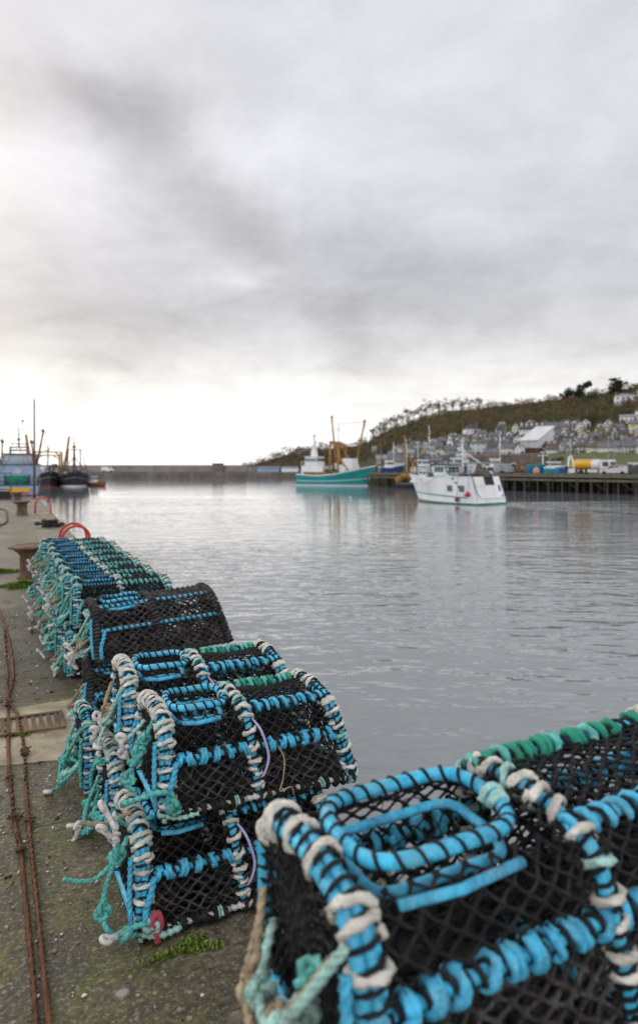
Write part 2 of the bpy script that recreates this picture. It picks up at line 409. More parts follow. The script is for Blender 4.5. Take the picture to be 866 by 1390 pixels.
mb = MB(); mb.add([(-1500, -60, SEA), (1500, -60, SEA), (3500, 6000, SEA), (-3500, 6000, SEA)], [(0, 1, 2, 3)])
tag(obj('water', mb, 'water'), kind='structure')

# ---------------------------------------------------------------- quay
def concrete(name, gain):
  m, nt = nodes_of(name); g = G(nt)
  tc = g.n('ShaderNodeTexCoord').outputs['Object']
  a = g.noise(tc, .9, 7, .62); b2 = g.noise(tc, 3.4, 6, .65, .4); c = g.noise(tc, 22, 5, .7)
  col = g.ramp(a, [(.34, tuple(gain * q for q in (.085, .074, .056))), (.5, tuple(gain * q for q in (.180, .146, .098))), (.64, tuple(gain * q for q in (.29, .24, .17)))])
  # moss grows thickest close to the pots and towards the near end
  pos = g.n('ShaderNodeSeparateXYZ'); g.put(pos, 0, tc)
  near = g.ramp(g.m('MULTIPLY', pos.outputs[1], .1), [(.0, 1.0), (.32, .95), (.46, .5), (.9, .2)])
  mf = g.m('MULTIPLY', g.ramp(g.noise(g.mapping(tc, (1, 1, 1), (0, 0, 0), (5, 2, 0)), 1.5, 6, .68, .5), [(.36, 0.0), (.54, .9)]), near)
  col = g.mix(mf, col, (.15, .128, .045))
  edge = g.m('MULTIPLY', g.ramp(g.m('ABSOLUTE', g.m('SUBTRACT', pos.outputs[0], .30)), [(.05, 1.0), (.45, 0.0)]), g.ramp(g.noise(tc, 5, 5, .7, .6), [(.40, 0.0), (.58, .9)]))
  col = g.mix(edge, col, (.115, .125, .03))
  df = g.ramp(b2, [(.44, 0.0), (.62, .85)])
  col = g.mix(df, col, (.055, .046, .036))
  col = g.mix(g.ramp(c, [(.40, .65), (.58, 0.0)]), col, (.05, .045, .035))
  col = g.mix(g.ramp(g.noise(tc, 60, 3, .7), [(.52, 0.0), (.68, .65)]), col, (.38, .34, .28))
  col = g.mix(g.ramp(g.noise(g.mapping(tc, (1, 1, 1), (0, 0, 0), (3, 8, 1)), 38, 4, .75), [(.54, 0.0), (.66, .7)]), col, (.035, .03, .02))
  vo = g.n('ShaderNodeTexVoronoi'); g.put(vo, 'Vector', tc); vo.inputs['Scale'].default_value = 16
  spots = g.m('MULTIPLY', g.ramp(vo.outputs['Distance'], [(.10, 1.0), (.17, 0.0)]), g.ramp(g.noise(tc, 2.1, 3, .6), [(.48, 0.0), (.60, .9)]))
  col = g.mix(spots, col, (.40, .37, .32))
  vo2 = g.n('ShaderNodeTexVoronoi'); g.put(vo2, 'Vector', tc); vo2.inputs['Scale'].default_value = 4.3
  spots2 = g.m('MULTIPLY', g.ramp(g.m('ADD', vo2.outputs['Distance'], g.m('MULTIPLY', c, .12)), [(.11, 1.0), (.16, 0.0)]), g.ramp(g.noise(tc, 1.3, 2, .6), [(.5, 0.0), (.58, .75)]))
  col = g.mix(spots2, col, (.44, .41, .37))
  wv = g.n('ShaderNodeTexVoronoi', feature='DISTANCE_TO_EDGE'); g.put(wv, 'Vector', g.mix(.06, tc, g.n('ShaderNodeTexNoise').outputs['Color'])); wv.inputs['Scale'].default_value = .55
  crack = g.ramp(wv.outputs['Distance'], [(.0, .6), (.006, 0.0)])
  col = g.mix(crack, col, (.03, .027, .02))
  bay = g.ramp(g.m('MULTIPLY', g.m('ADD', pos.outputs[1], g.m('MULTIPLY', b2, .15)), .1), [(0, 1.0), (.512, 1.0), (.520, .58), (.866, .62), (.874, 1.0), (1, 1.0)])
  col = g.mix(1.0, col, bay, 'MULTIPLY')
  hh = g.m('ADD', g.m('MULTIPLY', c, .5), g.m('MULTIPLY', b2, .8)); hh = g.m('SUBTRACT', hh, g.m('MULTIPLY', crack, .5))
  g.out(col, g.ramp(b2, [(.3, .92), (.7, .6)]), g.bump(hh, .7, .02), 0, .3)
  return m
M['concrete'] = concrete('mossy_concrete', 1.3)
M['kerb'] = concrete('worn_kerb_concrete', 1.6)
M['patch'] = mat('pale_concrete_patch', (.42, .35, .245), .9, .3, 5, .6, .012, dirt=(.09, .085, .04), dirt_amt=.8)
qroot_rot = (0, 0, QA)
mb = MB()
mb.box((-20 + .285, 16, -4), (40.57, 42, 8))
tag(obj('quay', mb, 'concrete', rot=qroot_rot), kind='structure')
mb = MB(); u = -5.0; rk = random.Random(3)
while u < 37:
    ln = rk.uniform(1.9, 2.6); e = min(u + ln, 37)
    z = rk.uniform(.004, .010) if u > 4.5 else .003; b_ = .03
    x0, x1 = .5704, 1.40
    prof = [(x0, -.2), (x0, z), (x1 - b_ * 1.6, z), (x1 - b_ * .5, z - b_ * .5), (x1, z - b_ * 1.7), (x1, -8)]
    y0, y1 = u + .008, e - .008
    vs = [(x, y0, zz_) for x, zz_ in prof] + [(x, y1, zz_) for x, zz_ in prof]; k = len(prof)
    fs = [(i, i + 1, k + i + 1, k + i) for i in range(k - 1)] + [tuple(range(k - 1, -1, -1)), tuple(range(k, 2 * k))]
    mb.add(vs, fs); u = e
tag(obj('kerb', mb, 'kerb', rot=qroot_rot), kind='structure')
# pale repair slab with a slotted iron drain
t = thing('drain_cover', 'slotted iron drain cover set in a pale concrete patch by the rusty cables', 'drain cover', ground(42, 992), QA)
mb = MB()
pts = [ground(-60, 975), ground(100, 950), ground(104, 1030), ground(-60, 1048)]
inv = Matrix.Rotation(-QA, 4, 'Z')
loc = ground(42, 992)
pts = [inv @ (p - loc) for p in pts]
prof = []
for i in range(4):
    for k in range(8):
        q = pts[i].lerp(pts[(i + 1) % 4], k / 8); q += Vector((rnd.uniform(-.012, .012), rnd.uniform(-.012, .012), 0)); prof.append(q)
n_ = len(prof)
mb.add([(q.x, q.y, .006) for q in prof] + [(q.x, q.y, -.02) for q in prof], [tuple(range(n_))] + [(i, n_ + i, n_ + (i + 1) % n_, (i + 1) % n_) for i in range(n_)])
obj('concrete_surround', mb, 'patch', t)
gc = inv @ (ground(44, 985) - loc)
mb = MB(); gx, gy = .17, .14
for s_ in (-1, 1):
    mb.box((gc.x, gc.y + s_ * gy, .014), (gx * 2 + .03, .025, .014)); mb.box((gc.x + s_ * gx, gc.y, .0145), (.025, gy * 2 - .026, .014))
for k in range(7): mb.box((gc.x - gx + .04 + k * .045, gc.y, .012), (.018, gy * 2 - .026, .012))
obj('grate', mb, 'rustdark', t)

# ---------------------------------------------------------------- bollards
mb = MB()
mb.lathe([(.20, 0), (.20, .02), (.172, .03), (.166, .10), (.160, .22), (.160, .33), (.172, .385), (.215, .425), (.265, .445), (.272, .462), (.255, .474), (.19, .478), (.16, .470), (.0001, .468)], 28)
for i, p in enumerate(mb.v):
    if p[2] > .37: mb.v[i] = (p[0] * (1.18 if p[0] < 0 else 1.0), p[1], p[2] + .012 * math.sin(5 * p[0] + 3 * p[1]))
bme = mb.mesh('bollard_body', [M['rustdark']])
for i, (px, py, lab) in enumerate([(43, 784, 'rusty iron mooring bollard standing just beyond the far pots'), (30, 699, 'rusty iron bollard near the red hoop further along the quay'), (24, 682, 'farthest rusty bollard by the moored blue grey boat')]):
    t = thing('bollard', lab, 'bollard', ground(px, py), QA + .3 * i, 'mooring bollards along the quay')
    link('bollard_post', bme, t)

# ---------------------------------------------------------------- red ladder hoops
def hoop_path(w_, h_, n=14):
    p = [(-w_ / 2, 0, 0), (-w_ / 2 * .95, 0, h_ * .55)]
    for k in range(n + 1):
        a = PI - PI * k / n; p.append((w_ / 2 * .92 * math.cos(a), 0, h_ * .6 + h_ * .4 * math.sin(a)))
    return p + [(w_ / 2 * .95, 0, h_ * .55), (w_ / 2 * 1.05, 0, 0)]
for v, u, lab, sp_ in ((1.08, 13.2, 'pair of red ladder hoops right behind the farthest pots', .62), (1.06, 25.6, 'red ladder hoop with yellow paint beside the second bollard', .30)):
    t = thing('ladder_handrail', lab, 'handrail', Q(v, u, .008), QA, 'red ladder hoops on the kerb')
    for s_ in (-1, 1):
        mb = MB(); mb.tube([(x, y + s_ * sp_ / 2, z - (.0 if x < 0 else .0)) for x, y, z in hoop_path(.5, .55)], .024, 8)
        obj('hoop', mb, 'red', t)
    if u > 20:
        mb = MB(); mb.add([(-.35, -.3, .004), (.30, -.32, .004), (.31, .25, .004), (-.33, .28, .004)], [(0, 1, 2, 3)]); obj('painted_base', mb, 'yellowpaint', t)
mb = MB(); rc = random.Random(5)
for k in range(5):
    c0 = (rc.uniform(-.14, .14), rc.uniform(-.12, .12)); rr = rc.uniform(.10, .19)
    mb.tube([(c0[0] + rr * math.cos(a) * 1.3, c0[1] + rr * math.sin(a), .04 + k * .035 + .02 * math.sin(3 * a)) for a in np.linspace(0, 2 * PI, 18)], .028, 6)
tag(obj('rope_coil', mb, 'dark', loc=ground(68, 716), rot=(0, 0, .4)), 'dark tarred rope coil lying on the kerb near the red hoops', 'rope coil')

# ---------------------------------------------------------------- rusty cables
def smooth(pts, n=8):
    out = []; P = [Vector(p) for p in pts]
    for i in range(len(P) - 1):
        p0, p1, p2, p3 = P[max(i - 1, 0)], P[i], P[i + 1], P[min(i + 2, len(P) - 1)]
        for k in range(n):
            t_ = k / n
            out.append(.5 * ((2 * p1) + (p2 - p0) * t_ + (2 * p0 - 5 * p1 + 4 * p2 - p3) * t_ ** 2 + (3 * p1 - p0 - 3 * p2 + p3) * t_ ** 3))
    out.append(P[-1]); return out
A = [(-60, 770), (-22, 800), (0, 834), (6, 858), (10, 915), (10, 945), (11, 965), (12, 1036), (20, 1116), (28, 1156), (33, 1210), (40, 1279), (50, 1400), (58, 1500)]
B_ = [(-50, 765), (-15, 805), (3, 841), (14, 880), (18, 925), (11, 952), (25, 978), (33, 1023), (36, 1079), (40, 1132), (48, 1210), (57, 1300), (66, 1390), (76, 1500)]
rc = random.Random(11)
for pts, lab, z0 in ((A, 'left of two long rusty cables lying along the quay, crossing under its twin', .012), (B_, 'right of two long rusty cables lying along the quay, nearer the pots', .014)):
    P_ = smooth([ground(x, y) + Vector((0, 0, z0 + (.012 if (lab[0] == 'r' and 930 < y < 985) else 0))) for x, y in pts], 10)
    t = thing('rusty_cable', lab, 'cable', P_[0].xy.to_3d(), 0, 'rusty cables lying on the quay')
    o_ = P_[0].xy.to_3d()
    mb = MB(); mb.tube([p - o_ for p in P_], .0095, 8, lobes=4, twist=60); obj('wire', mb, 'rust', t)
    for x, y in ((30, 1025), (10, 1060), (22, 1118), (38, 1118), (26, 1160), (14, 960), (34, 1027), (10, 1005)):
        best = min(P_, key=lambda p: (p.xy - ground(x, y).xy).length)
        if (best.xy - ground(x, y).xy).length > .03: continue
        q = best - o_; mb = MB()
        for k in range(4):
            mb.tube([q + Vector((rc.uniform(-.03, .03), rc.uniform(-.03, .03), rc.uniform(0, .02))) for _ in range(3)], .004, 5)
        mb.tube([q + Vector((.016 * math.cos(a), .012 * math.sin(a * 2), .014 * math.sin(a) + .003)) for a in np.linspace(0, 2 * PI, 12)], .006, 6)
        obj('tie_wire', mb, 'rustdark', t)
P_ = smooth([ground(-30, 720) + Vector((0, 0, .02)), ground(6, 712) + Vector((0, 0, .02)), ground(9, 700) + Vector((0, 0, .02)), ground(3, 692) + Vector((0, 0, .02)), ground(-40, 688) + Vector((0, 0, .02))])
mb = MB(); mb.tube([p - P_[0] for p in P_], .03, 7)
tag(obj('hose', mb, 'dark', loc=P_[0]), 'dark hose looped on the far quay left of the bollards', 'hose')

# ---------------------------------------------------------------- weeds
def grass(px, py, rx, ry, n, hmax, lab, seed):
    rg = random.Random(seed); mb = MB(); c0 = ground(px, py)
    for _ in range(n):
        a = rg.uniform(0, 2 * PI); q = rg.random() ** .6
        clump = .6 + .4 * math.sin(a * 3 + seed)
        x, y = rx * q * clump * math.cos(a), ry * q * clump * math.sin(a); h = hmax * rg.uniform(.35, 1) * (1.1 - q * .6)
        la = rg.uniform(0, 2 * PI); l_ = h * rg.uniform(.2, .9); wd = rg.uniform(.003, .006); pa = la + PI / 2
        ddx, ddy = math.cos(pa) * wd, math.sin(pa) * wd; mx, my = x + math.cos(la) * l_ * .4, y + math.sin(la) * l_ * .4
        mb.add([(x - ddx, y - ddy, .002), (x + ddx, y + ddy, .002), (mx + ddx, my + ddy, h * .65), (mx - ddx, my - ddy, h * .65), (x + math.cos(la) * l_, y + math.sin(la) * l_, h)], [(0, 1, 2, 3), (3, 2, 4)], 0 if rg.random() < .8 else 1)
    return tag(obj('grass_patch', mb, ['grass', 'moss'], loc=c0, rot=(0, 0, QA)), lab, 'grass', 'weeds growing on the quay', 'stuff')
grass(32, 797, .40, .16, 2600, .11, 'bright green grass growing beside the nearest bollard', 1)
grass(2, 778, .36, .13, 1300, .09, 'sparse grass at the left edge beyond the nearest bollard', 2)
grass(118, 1012, .09, .07, 500, .04, 'mossy weed by the drain patch under the pots', 3)
grass(255, 1290, .17, .06, 520, .03, 'low green weed in front of the two stacked pots', 4)
grass(30, 1000, .09, .03, 380, .03, 'thin weed growing in the drain cover', 5)
grass(0, 997, .06, .03, 250, .03, 'weed tuft left of the drain grate', 6)

# grit, shell fragments and dead weed strewn over the near quay
mb = MB(); rg = random.Random(91)
for _ in range(900):
    v, u = rg.uniform(-1.6, 1.3), rg.uniform(.8, 9) ** 1.0
    if rg.random() < .5: v = rg.gauss(.15, .22)
    s_ = rg.uniform(.003, .009) * (1.6 if rg.random() < .08 else 1)
    mb.ball((v, u, .011 if v > .575 else .003), (s_ * rg.uniform(.7, 1.5), s_, s_ * .6), rg.choice([0, 0, 1, 0, 1, 2]), 5, 4, .3, rg)
for _ in range(60):
    v, u = rg.gauss(.1, .25), rg.uniform(1.2, 9); a = rg.uniform(0, 6.3); l_ = rg.uniform(.02, .07)
    z = .014 if v > .55 else .006
    mb.tube([(v, u, z), (v + l_ * .5 * math.cos(a), u + l_ * .5 * math.sin(a), z + .006), (v + l_ * math.cos(a + .5), u + l_ * math.sin(a + .5), z)], .0022, 4, rg.choice([2, 3]))
tag(obj('grit', mb, ['patch', 'toggle', 'dark', 'moss'], rot=qroot_rot), 'grit and shell fragments strewn over the quay', 'grit', kind='stuff')
# ---------------------------------------------------------------- lobster pots
PH = .36
_half = [(-.21, .012), (-.207, .09), (-.200, .165), (-.190, .235)] + [(-.095 - .092 * math.cos(a), .262 + .092 * math.sin(a)) for a in np.linspace(.2, PI / 2, 6)] + [(-.05, .362), (0, .368)]
PROF = [Vector((0, y, z)) for y, z in _half] + [Vector((0, -y, z)) for y, z in reversed(_half[:-1])]
_cum = [0.0]
for i in range(1, len(PROF)): _cum.append(_cum[-1] + (PROF[i] - PROF[i - 1]).length)
PER = _cum[-1]
def prof_at(s):
    q = s * PER
    i = max(0, min(len(PROF) - 2, int(np.searchsorted(_cum, q)) - 1))
    k = (q - _cum[i]) / (_cum[i + 1] - _cum[i])
    return PROF[i].lerp(PROF[i + 1], k)
LT = .70
def surf(t, s, sag=0.0):
    p = prof_at(s)
    x = t * (LT + .095 * (1 - p.z / PH))
    if sag:
        q = 1 - sag * abs(math.sin(2 * PI * t)) * (math.sin(PI * min(1, max(0, s))) ** .5)
        return Vector((x, p.y * q, .18 + (p.z - .18) * q))
    return Vector((x, p.y, p.z))
S_MID, S_TOP = .20, .365        # where the side rail and the top rail run on the near side

def net(mb, fn, u0, u1, nu, v0, v1, nv, r, rg, jit=.12, knots=True, mi=0, skip=0.0):
    """diamond mesh: every strand its own thin cord with a knot where cords meet"""
    pt = {}
    def node(i, j):
        if (i, j) not in pt:
            ju = rg.uniform(-jit, jit) if 0 < i < nu else 0; jv = rg.uniform(-jit, jit) if 0 < j < nv else 0
            p_ = fn(u0 + (u1 - u0) * (i + ju) / nu, v0 + (v1 - v0) * (j + jv) / nv)
            if 0 < i < nu and 0 < j < nv: p_ = p_ + mnoise.noise_vector(p_ * 7.0 + Vector((u0 * 9, v0 * 5, nu))) * .011
            pt[(i, j)] = p_
        return pt[(i, j)]
    for i in range(nu):
        for j in range(nv):
            if (i + j) % 2 == 0: a, b = node(i, j), node(i + 1, j + 1)
            else: a, b = node(i + 1, j), node(i, j + 1)
            if rg.random() < skip: continue
            md = (a + b) / 2 + Vector((rg.uniform(-1, 1), rg.uniform(-1, 1), rg.uniform(-1, .3))) * (.06 * (a - b).length)
            mb.tube([a, md, b], r, 4, mi, caps=False, smooth=True)
    if knots:
        for p in pt.values(): mb.ball(p, r * 2.1, mi, 5, 4, .2, rg)

def resample(path, step, closed=False):
    P = [Vector(p) for p in path]
    if closed: P = P + [P[0]]
    cum = [0.0]
    for i in range(1, len(P)): cum.append(cum[-1] + (P[i] - P[i - 1]).length)
    n = max(2, int(cum[-1] / step)); out = []; j = 0
    for k in range(n if closed else n + 1):
        q = cum[-1] * k / n
        while j < len(cum) - 2 and cum[j + 1] < q: j += 1
        out.append(P[j].lerp(P[j + 1], (q - cum[j]) / max(1e-9, cum[j + 1] - cum[j])))
    return out
def coil(mb, path, Rr, pitch, r, mi=0, sides=5, s0=0.0, s1=1.0, rg=None, per=9, closed=False):
    """a cord wound round a bar"""
    step = pitch / per
    P = resample(path, step, closed); T, N, B = frames(P, closed)
    n = len(P); pts = []; ph = rg.uniform(0, 6) if rg else 0
    for i in range(int(n * s0), int(n * s1)):
        a = ph + 2 * PI * i / per; q = Rr * (1 + (rg.uniform(-.12, .12) if rg else 0))
        pts.append(P[i] + N[i] * math.cos(a) * q + B[i] * math.sin(a) * q)
    mb.tube(pts, r, sides, mi)
def wraps(mb, path, spacing, Rr, r, rg, turns=1.35, mi=(0,), drop=.0, s0=0.0, s1=1.0, closed=False):
    """separate short windings of thick cord, as on the end frames"""
    P = resample(path, .006, closed); T, N, B = frames(P, closed); n = len(P)
    i = int(n * s0) + 2
    while i < int(n * s1) - 3:
        if rg.random() > drop:
            tl = rg.uniform(-.45, .45); ph = rg.uniform(0, 6); pts = []; rr = r * rg.uniform(.85, 1.15); RR = Rr * rg.uniform(.95, 1.12)
            adv = rg.uniform(.006, .012)
            m_ = int(15 * turns)
            for k in range(m_ + 1):
                a = ph + 2 * PI * turns * k / m_
                pts.append(P[i] + N[i] * math.cos(a) * RR + B[i] * math.sin(a) * RR + T[i] * (tl * RR * math.cos(a) + adv * (k / m_ - .5) * 2))
            mb.tube(pts, rr, 9, rg.choice(mi), lobes=3, twist=55)
        i += max(2, int(spacing * rg.uniform(.75, 1.3) / .006))

def rope(mb, pts, r, mi=0, seed=0, tw=90, n=7):
    P = resample(smooth(pts, n), .009); mb.tube(P, r, 9, mi, lobes=3, twist=tw)
def knot(mb, c, r, rg, mi=0):
    c = Vector(c); rot = Euler((rg.uniform(0, 6), rg.uniform(0, 6), rg.uniform(0, 6))).to_matrix(); R_ = r * 1.7
    pts = []
    for k in range(27):
        a = 2 * PI * k / 26 * 2
        pts.append(c + rot @ Vector((R_ * (1 + .45 * math.cos(1.5 * a)) * math.cos(a), R_ * (1 + .45 * math.cos(1.5 * a)) * math.sin(a), R_ * .55 * math.sin(1.5 * a))))
    mb.tube(pts, r, 7, mi, lobes=3, twist=90)
def toggle_mb():
    mb = MB()
    for s_ in (-1, 1):
        n, k2 = 16, 8; vs = []; fs = []
        for i in range(n):
            for k in range(k2):
                a, b_ = 2 * PI * i / n, 2 * PI * k / k2
                q = .0155 + .0088 * math.cos(b_); vs.append((s_ * .040 + q * math.cos(a), q * math.sin(a), .0095 * math.sin(b_)))
        for i in range(n):
            for k in range(k2):
                i2, k3 = (i + 1) % n, (k + 1) % k2; fs.append((i * k2 + k, i2 * k2 + k, i2 * k2 + k3, i * k2 + k3))
        mb.add(vs, fs, 0, True)
    mb.tube([(-.026, 0, 0), (-.012, 0, 0), (.012, 0, 0), (.026, 0, 0)], [.012, .0105, .0105, .012], 8)
    return mb
TOG = toggle_mb().mesh('toggle', [M['toggle']])

def make_pot(style, seed, length=.70, strap=True, gap=.056):
    global LT
    LT = length; q_ = LT / .70; NX = lambda n: int(round(n * q_))
    rg = random.Random(seed)
    t = thing('lobster_pot', 'lobster pot', 'lobster pot', (0, 0, 0), 0, 'lobster pots stacked along the quay edge')
    fresh, old, far = style == 'fresh', style == 'old', style == 'far'
    ringmats = {'fresh': ['white_rope', 'pale_turq'], 'old': ['net_grey', 'rubber'], 'far': ['pale_turq', 'white_rope', 'turq']}[style]
    ringpick = {'fresh': (0, 0, 0, 0, 1), 'old': (0, 1), 'far': (0, 1, 1, 2, 0)}[style]
    tube_m = 'rubber' if old else 'blue'
    # three frames: both ends and the middle
    for k, tt in enumerate((0.0, .47, 1.0)):
        path = [surf(tt, s) for s in np.linspace(0, 1, 26)]
        bot = [path[-1].lerp(path[0], q) for q in (.15, .5, .85)]
        loop = path + bot
        mb = MB(); mb.tube(loop, .0145 if not old else .013, 8, closed=True)
        if k != 1 and not old:      # the ends are doubled tubes
            mb.tube([p + Vector((.028 if k == 0 else -.028, 0, -.004)) for p in path], .011, 7)
        h_ = obj('hoop', mb, 'blue_far' if far else tube_m, t)
        mb = MB()
        if k == 1 and not old: wraps(mb, path, .050, .0225, .0082 if not far else .0068, rg, 1.08, ringpick, .06); coil(mb, path, .0185, .022, .0042, 3, 5, 0, 1, rg)
        elif old: coil(mb, path, .019, .022, .009, 0, 5, 0, 1, rg); coil(mb, path, .022, .034, .007, 1, 5, 0, 1, rg)
        else:
            off = Vector((.014 if k == 0 else -.014, 0, 0)); pth = [p + off for p in path]
            wraps(mb, pth, gap if k == 0 else .046, .0275, .0084 if not far else .0070, rg, 1.08, ringpick, .06 if not far else .22)
            coil(mb, pth, .026, .027, .0048, 4, 5, 0, 1, rg)
            for s_ in (S_TOP - .02, 1 - S_TOP + .02):   # bunched windings on the shoulders
                wraps(mb, pth, .024, .0280, .0086, rg, 1.08, ringpick, 0, s_ - .03, s_ + .03)
            mb.tube([p + Vector((off.x * 1.0, 0, 0)) + (p - Vector((p.x, 0, .15))).normalized() * .016 for p in path[3:-3]], .0085, 6, 3)
        obj('rope_binding', mb, ringmats + ['net'] * (3 - len(ringmats)) + ['net' if k == 1 else 'blue_rope', 'net'], h_)
    # rails between the frames
    xs = np.linspace(0, 1, 10)
    full = xs
    for nm_, s_, kind in (('near bottom', .006, 'bottom'), ('near side', S_MID, 'side'), ('near top', S_TOP, 'top'), ('far top', 1 - S_TOP, 'topfar'), ('far side', 1 - S_MID, 'side'), ('far bottom', .994, 'bottom')):
        xs = full if not kind.startswith('top') or far or old else np.linspace(.45, 1, 7)
        path = [surf(x, s_, .02) for x in xs]
        mb = MB(); mb.tube(resample(path, .05), .0125 if kind != 'bottom' else .016, 7)
        rl = obj('rail', mb, 'rubber' if kind == 'bottom' or (old and kind == 'topfar') else 'blue_far' if far else 'blue', t)
        mb = MB()
        if old:
            coil(mb, path, .0160, .034, .0070, 0, 5, 0, 1, rg)
            lm = ['net_grey']
        elif kind == 'bottom':
            low = [p + Vector((0, -.013 if s_ < .5 else .013, .004)) for p in path]; rope(mb, low, .0105, 0); wraps(mb, [p + Vector((0, 0, -.001)) for p in low], .036, .0165, .0085, rg, 1.5, (2,), .12); wraps(mb, low, .09, .016, .006, rg, 1.5, (1,), .4)
            lm = ['white_rope', 'pale_turq', 'net']
        elif kind == 'side':
            wraps(mb, path, .052, .0205, .0085, rg, 1.7, (0, 0, 1) if far else (0,), .08); coil(mb, path, .0165, .024, .0055, 2, 5, 0, 1, rg)
            lm = ['blue_rope', 'turq', 'net']
        elif kind == 'top':
            coil(mb, path, .0190, .040, .0085, 0, 6, .47 if far or old else 0, 1, rg); coil(mb, path, .0170, .024, .0052, 2, 5, 0, 1, rg)
            lm = ['turq' if far else 'blue_rope', 'turq', 'net']
        else:
            wraps(mb, path, .034, .0215, .009, rg, 1.4, (0, 0, 1), .15, .45 if far or old else 0, 1.0); coil(mb, path, .0165, .025, .0055, 2, 5, 0, 1, rg)
            lm = ['net' if far and seed % 2 else 'green_rope', 'turq', 'net']
        obj('rail_lashing', mb, lm, rl)
    # entrance ring on the landward half of the top
    def ring(x0, x1, y0, y1, z, rc):
        pts = []
        for cx, cy, a0 in ((x1 - rc, y1 - rc, 0), (x0 + rc, y1 - rc, PI / 2), (x0 + rc, y0 + rc, PI), (x1 - rc, y0 + rc, 1.5 * PI)):
            for a in np.linspace(a0, a0 + PI / 2, 6): pts.append(Vector((cx + rc * math.cos(a), cy + rc * math.sin(a), z + .006 * math.sin(3 * a))))
        return pts
    rp = ring(.06, .06 + .225 * q_, -.125, .115, PH + .012, .10)
    mb = MB(); mb.tube(rp, .0135 if not old else .011, 9, closed=True)
    er = obj('entrance_ring', mb, 'blue_far' if far else 'blue', t)
    mb = MB(); coil(mb, rp, .0142, .034 if not far else .024, .0036 if not far else .0050, 0, 5, 0, 1, rg, closed=True)
    if not old: wraps(mb, rp, .03, .0165, .006, rg, 1.6, (1,), .1, .93, 1.0, True)
    obj('ring_lashing', mb, ['net', 'pale_turq'], er)
    mb = MB(); rp2 = ring(.075, .06 + .21 * q_, -.11, .10, PH - .045, .07); mb.tube(rp2, .010, 7, closed=True)
    mb.tube([(.085, -.150, PH - .030), (.14 * q_, -.156, PH - .036), (.235 * q_, -.150, PH - .032)], .0095, 7)
    obj('inner_ring', mb, 'net' if far else 'blue_rope', t)
    # netting
    mb = MB(); thin, thick = (.0034, .0045) if not old else (.0044, .0050)
    if far: thin = .0046
    net(mb, lambda u, v: surf(u, v, .05), .42, 1, NX(18), S_MID, 1 - S_MID, 31, thin, rg, .22)
    net(mb, lambda u, v: surf(u, v, .05), 0, .47, NX(13), S_MID, S_TOP, 7, thin, rg, .2)
    net(mb, lambda u, v: surf(u, v, .05), 0, .47, NX(13), 1 - S_TOP, 1 - S_MID, 7, thin, rg)
    for a0, a1 in ((.0, S_MID), (1 - S_MID, 1.0)):
        net(mb, lambda u, v: surf(u, v, .04), 0, 1, NX(30), a0, a1, 9, thick, rg, .25, mi=1)
        net(mb, lambda u, v: surf(u, v, .10), 0, 1, NX(27), a0, a1, 8, thick, rg, .3)
    for tt in (0.0, 1.0):                       # closed ends
        ctr = Vector((0, 0, .17))
        def endfn(u, v, tt=tt, ctr=ctr):
            p = surf(tt, 0, 0) if False else prof_at(max(0, min(1, u)))
            bx = lambda z: tt * (LT + .095 * (1 - z / PH))
            q = ctr.lerp(p, v); return Vector((bx(q.z), q.y, q.z))
        net(mb, endfn, 0, 1, 28, .12, 1, 8, thin * 1.1, rg, .2)
        for yy in np.linspace(-.19, .19, 9): mb.tube([(tt * (LT + .09), yy, .015), (tt * (LT + .045), yy * .4, .17)], thin, 4, caps=False)
    for _ in range(700 if old else 60 if not far else 24):       # frayed ends and loose twine
        p = surf(rg.random(), rg.uniform(.05, .95)) ; q = p + Vector((rg.uniform(-.04, .04), rg.uniform(-.03, .03), rg.uniform(-.05, .01)))
        q = p.lerp(q, .45) if old else q
        mb.tube([p, p.lerp(q, .5) + Vector((rg.uniform(-.012, .012), 0, .006)), q], .0016, 3, 1 if old else 0, caps=False)
    obj('netting', mb, ['net_grey' if old else 'net', 'net_grey'], t)
    # inside: the funnels and the parlour net, plus the heavy floor
    mb = MB()
    c1 = Vector((.18, 0, .12))
    def funnel(u, v):
        i = (u % 1.0) * len(rp2); a, b_ = rp2[int(i) % len(rp2)], rp2[(int(i) + 1) % len(rp2)]; p = a.lerp(b_, i - int(i))
        q = p.lerp(c1 + (p - c1) * .35, v); return Vector((q.x, q.y, p.z + (.10 - p.z) * v))
    net(mb, funnel, 0, 1, 26, 0, 1, 7, .0022, rg, .12)
    obj('funnel_net', mb, 'net', t); mb = MB()
    net(mb, lambda u, v: Vector((.30 * q_ + .28 * q_ * u, -.12 + .24 * v, .30 - .16 * u + .03 * math.sin(PI * v))), 0, 1, 9, 0, 1, 10, .0026, rg, .2)
    obj('parlour_net', mb, 'net', t); mb = MB()
    net(mb, lambda u, v: Vector((.35 * q_ + .02 * math.sin(9 * v), -.17 + .34 * u, .03 + .31 * v)), 0, 1, 12, 0, 1, 11, .0032, rg, .2)
    obj('partition_net', mb, 'net', t)
    mb = MB()
    mb.box(((LT + .09) / 2, 0, .008), (LT + .07, .40, .012))
    net(mb, lambda u, v: Vector((.01 + (LT + .07) * u, -.20 + .40 * v, .022 + .012 * math.sin(17 * u + 9 * v))), 0, 1, 24, 0, 1, 13, .007, rg, .3)
    obj('floor_mat', mb, 'rubber', t)
